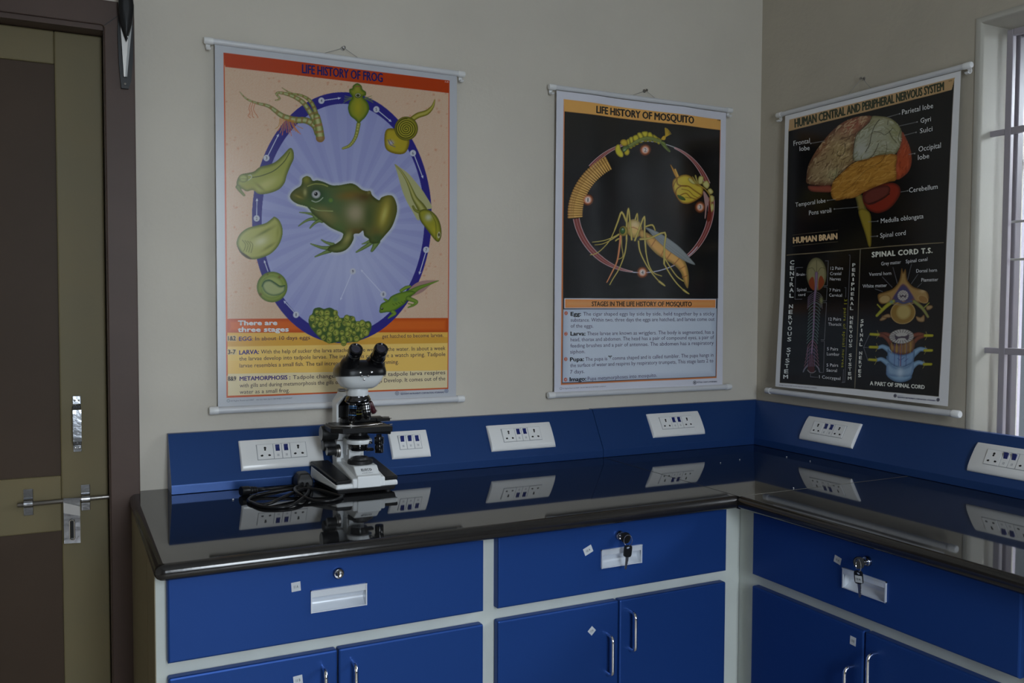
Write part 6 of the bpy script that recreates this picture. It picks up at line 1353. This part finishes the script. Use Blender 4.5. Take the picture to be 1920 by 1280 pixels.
# small central nervous system figure
cv.ell(1525.5, 510, 18.6, 31, (120, 114, 82), ang=-.02, edge=(74, 72, 48), ew=.25); cv.poly([(1511, 524), (1517, 515), (1521, 520), (1521.5, 540), (1514, 535)], (116, 52, 28), sm=3); cv.poly([(1540, 524), (1534.5, 513), (1529.5, 520), (1529, 540), (1537, 533)], (116, 52, 28), sm=3)
cv.line([(1526, 484), (1526, 508)], .9, (64, 60, 40)); cv.line([(1510, 500), (1518, 498), (1523, 505)], .9, (70, 64, 42), sm=3); cv.line([(1542, 500), (1534, 498), (1529, 505)], .9, (70, 64, 42), sm=3); cv.blob(1525.5, 509, 3, 3, (52, 34, 50), .9)
cv.tube([(1525.5, 508), (1524.5, 530), (1521.5, 560), (1519, 620), (1515.5, 660), (1514, 685)], [2.8, 2.4, 1.8, 1.6, 1.3, 1], (78, 58, 82), (118, 96, 120))
for k in range(6):
    t = k / 5; y = 543 + 20 * t; cv.line([(1523, y), (1514 - t * 2, y + 6), (1509 - t, y + 12)], .9, (98, 86, 104), sm=3); cv.line([(1524, y), (1532, y + 5), (1536, y + 12)], .9, (98, 92, 96), sm=3)
cv.blob(1534, 560, 3, 6, (120, 122, 74), .8)
for k in range(12):
    y = 563 + k * 6.3; x = 1521.5 - k * .45; wl = 10.5 - .1 * k; cv.line([(x, y), (x - wl * .6, y + 4), (x - wl, y + 9)], 1.6, (74, 88, 88), sm=3, alpha=.85); cv.line([(x, y), (x + wl * .7, y + 4), (x + wl * 1.05, y + 10)], 1.6, (74, 88, 88), sm=3, alpha=.85)
for k in range(7):
    y = 636 + k * 7; x = 1517 - k * .3; wl = 9 + k * .9; cv.line([(x, y), (x - wl * .7, y + 7), (x - wl, y + 14)], 1.2, (112, 80, 92), sm=3, alpha=.8); cv.line([(x, y), (x + wl * .7, y + 7), (x + wl, y + 14)], 1.2, (112, 80, 92), sm=3, alpha=.8)
cv.poly([(1512, 665), (1519, 665), (1521, 695), (1515, 699), (1508, 694)], (66, 28, 30), sm=2, alpha=.8)
for k in range(5): cv.line([(1508 + 3.4 * k, 650), (1508 + 3.2 * k, 686)], .8, (92, 84, 110), alpha=.8)
cv.line([(1508, 685), (1503, 690), (1500, 696)], 2, (92, 92, 104), sm=2); cv.line([(1524, 685), (1528, 690), (1530, 697)], 2, (92, 92, 104), sm=2); cv.line([(1508, 693), (1513, 698), (1519, 698), (1523, 695)], 1.4, (104, 100, 104), sm=3)
# spinal cord cross-section (vertebra)
Vz = lambda p: zm(1600, 460, 8.0, p)
TN_, TD, TL = (134, 106, 62), (88, 62, 26), (168, 146, 106)
for p in ([(385, 1000), (400, 1060), (470, 1085), (450, 1120), (380, 1140), (355, 1115), (395, 1070)], [(1060, 1060), (1065, 1160), (1010, 1175), (950, 1150), (930, 1080), (1000, 1100)], [(1090, 930), (1170, 915), (1195, 950), (1150, 985), (1100, 990)], [(500, 1030), (540, 1090), (420, 1090), (410, 1060)]): cv.poly(Vz(p), (132, 108, 74), sm=3, edge=(84, 58, 30), ew=3)
m = cv.poly(Vz([(700, 350), (715, 345), (730, 400), (755, 355), (770, 360), (780, 460), (800, 530), (880, 620), (980, 660), (1090, 700), (1130, 770), (1120, 850), (1060, 880), (960, 870), (900, 880), (560, 880), (480, 860), (400, 880), (350, 840), (330, 760), (350, 720), (450, 690), (560, 650), (640, 570), (680, 480)]), TN_, sm=4, edge=TD, ew=5)
cv.ell(*Vz([(440, 805)])[0], 12, 8.5, (152, 128, 84), edge=(104, 74, 34), ew=.3, ang=-.15); cv.ell(*Vz([(1040, 820)])[0], 11, 7, (120, 88, 46), edge=(150, 124, 80), ew=.25, ang=.5); cv.blob(*Vz([(1040, 690)])[0], 7, 4, TL, .7, clip=m)
cv.poly(Vz([(730, 570), (790, 610), (850, 700), (910, 800), (900, 850), (560, 850), (555, 790), (620, 690), (680, 600)]), (84, 58, 62), sm=4, edge=(120, 92, 80), ew=2.5); cv.poly(Vz([(730, 600), (800, 660), (880, 800), (730, 840), (580, 800), (660, 660)]), (58, 54, 84), sm=4)
cv.ell(*Vz([(725, 755)])[0], 10.6, 10, (152, 146, 142)); 
for k in range(14): a = 2 * math.pi * k / 14; x, y = Vz([(725, 755)])[0]; cv.line([(x + 4.5 * math.cos(a), y + 4.3 * math.sin(a)), (x + 10 * math.cos(a), y + 9.4 * math.sin(a))], .8, (70, 62, 66))
cv.poly(Vz([(670, 740), (700, 760), (720, 735), (745, 760), (780, 740), (765, 790), (725, 770), (690, 790)]), (66, 58, 66), sm=2)
cv.ell(*Vz([(725, 1020)])[0], 24.5, 22, (118, 92, 42), edge=(156, 130, 84), ew=.10); cv.ell(*Vz([(735, 1010)])[0], 15, 15, (148, 130, 78), edge=(126, 104, 54), ew=.3); cv.line(Vz([(560, 850), (640, 840), (730, 870), (820, 850), (900, 850)]), 4.5, (64, 66, 92), sm=4); cv.line(Vz([(560, 880), (730, 905), (890, 880)]), 1, (120, 110, 100), sm=3)
for p in ([(575, 840), (480, 900), (390, 980), (315, 1055)],): cv.tube(Vz(p), [3.4, 3.6, 3.2, 2.6], (92, 98, 30), (142, 138, 44)); cv.blob(*Vz([(545, 850)])[0], 4, 3, (70, 108, 112), .9)
cv.tube(Vz([(900, 850), (1010, 940), (1060, 1000), (1120, 1095)]), [3.6, 3.4, 3, 2.4], (84, 60, 44), (112, 118, 60)); cv.line(Vz([(325, 885), (385, 950)]), 2.2, (136, 134, 40)); cv.line(Vz([(1135, 880), (1060, 950)]), 2.0, (120, 118, 50))
# part of the spinal cord
Sz = lambda p: zm(1590, 600, 7.111, p)
BLU, BLD = (104, 132, 158), (62, 84, 110)
for sx, pts in ((0, [(520, 215), (470, 200), (390, 200)]), (0, [(540, 330), (500, 270), (440, 220), (390, 215)]), (0, [(870, 230), (940, 215), (1020, 235)]), (0, [(860, 340), (920, 275), (1020, 240)])): cv.tube(Sz(pts), [4, 4, 3.4], (62, 30, 20), (104, 54, 36))
cv.poly(Sz([(490, 560), (500, 500), (700, 560), (870, 590), (870, 680), (850, 770), (840, 830), (760, 870), (680, 878), (600, 860), (520, 810), (480, 750), (495, 660)]), BLU, sm=3, edge=BLD, ew=6)
for p, r in (([(370, 385), (430, 370), (490, 400), (530, 430), (560, 470)], [3.2, 4, 5, 6, 7]), ([(1040, 435), (960, 425), (900, 460), (850, 500)], [3.4, 4.6, 6, 7]), ([(350, 555), (410, 545), (470, 580), (520, 620)], [3.2, 4, 5, 6]), ([(1010, 625), (940, 610), (880, 640), (840, 680)], [3.4, 4.4, 5.4, 6])): cv.tube(Sz(p), r, BLD, (112, 140, 164))
cv.poly(Sz([(505, 400), (540, 440), (700, 495), (830, 460), (880, 430), (870, 590), (780, 650), (690, 675), (600, 650), (510, 580), (500, 500)]), (98, 124, 156), sm=3, edge=BLD, ew=5); cv.poly(Sz([(500, 600), (600, 660), (690, 680), (800, 650), (870, 600), (850, 780), (680, 800), (500, 760)]), (112, 136, 160), sm=3, edge=(84, 108, 138), ew=7); cv.blob(*Sz([(680, 740)])[0], 7, 10, (168, 184, 196), .7)
cv.poly(Sz([(525, 240), (545, 330), (700, 340), (870, 280), (875, 420), (800, 480), (700, 492), (600, 470), (530, 400)]), (116, 84, 46), sm=3, edge=(74, 44, 26), ew=6)
for k in range(10): x = 560 + k * 33; cv.line(Sz([(x, 325), (x + 3, 400), (x - 4, 470)]), 1.0, (64, 40, 44) if k % 2 else (150, 128, 60), sm=3, alpha=.8)
cv.ell(*Sz([(697, 240)])[0], 24.3, 14, (150, 146, 142), edge=(110, 100, 90), ew=.08)
for k in range(22):
    a = 2 * math.pi * k / 22; x, y = Sz([(697, 240)])[0]; cv.line([(x + 14 * math.cos(a), y + 8 * math.sin(a)), (x + 23 * math.cos(a), y + 13 * math.sin(a))], 1.1, (52, 44, 46))
cv.poly(Sz([(600, 215), (650, 240), (697, 235), (750, 235), (800, 215), (790, 290), (740, 265), (697, 262), (650, 268), (620, 290)]), (60, 50, 60), sm=3)
for x in (605, 665, 688, 700, 770): cv.line(Sz([(x, 340), (x - 5, 500), (x - 8, 650)]), 1.0, (44, 46, 96) if x not in (688,) else (120, 40, 30), alpha=.9)
for p in ([(640, 540), (680, 570)], [(700, 560), (740, 530)], [(620, 460), (665, 500)], [(740, 590), (790, 550)]): cv.line(Sz(p), .9, (44, 46, 96))
for y0, y1 in ((195, 205), (372, 378), (545, 555)): cv.tube(Sz([(265 - (y0 - 195) * .06, y0), (375 - (y0 - 195) * .1, y1)]), [2.6, 2.8], (96, 92, 14), (152, 146, 30), sm=0)
for y0, x1 in ((240, 1128), (447, 1125), (640, 1118)): cv.tube(Sz([(x1 - 100, y0 - 3), (x1, y0)]), [2.8, 2.6], (96, 92, 14), (152, 146, 30), sm=0)
for x, y in ((360, 200), (350, 380), (335, 560), (1045, 240), (1035, 440), (1015, 640)): cv.line(Sz([(x - 5, y - 55), (x + 12, y), (x - 15, y + 55)]), .8, (124, 114, 60), sm=3)
for s_, x0_, y0_, x1_, y1_, h in (('All Rights Reserved 2007 AN ISO 9001:2015 CERTIFIED COMPANY', 1456, 720.5, 1525, 729.5, 2.0),): T(s_, x0_, y0_, x1_, y1_, h, (52, 50, 62))
for x, y in ((1676, 749.5), (1761.8, 761)): cv.ell(x, y, 3.2, 3.7, (36, 34, 52)); cv.ell(x, y, 2.2, 2.6, (104, 102, 112)); cv.ell(x, y, 1.3, 1.5, (36, 34, 52))
T('Published by', 1681.5, 750.2, 1692.5, 751.3, 1.4, (60, 58, 74)); T('TEJASHANTI INSTRUMENTS CORPORATION, HYDERABAD', 1680.3, 753.6, 1757.5, 763.8, 2.6, (34, 34, 54), .025); T('H-16', 1779, 153, 1785, 151.5, 2.2, (22, 26, 16), .02)
def out3(s, z): return .0145 + .0150 * np.clip((.95 - z) / .78, 0, 1)
def wv3(s, z):
    u = (s - .1177) / .556; low = np.clip((.42 - z) / .25, 0, 1)
    return .0020 * np.sin(u * 7.5 + 1.0) * (.4 + low) + .0012 * np.sin(z * 8 + u * 2) + low * .004 * np.clip(1 - u * 6, 0, 1)
build_chart('black nervous system chart with a large coloured brain, on the wall beside the window', 'R', cv, BR, out3, wv3,
    [(.0860, .6975, .9540, .0150, .0066), (.0780, .7030, .1565, .0315, .0078)], 1, (.3815, .9945), (.344, .4185, .9605), 'small nail above the brain chart')
for o in scene.objects:
    if '_o' in o: del o['_o']
print('objects', len(scene.objects))
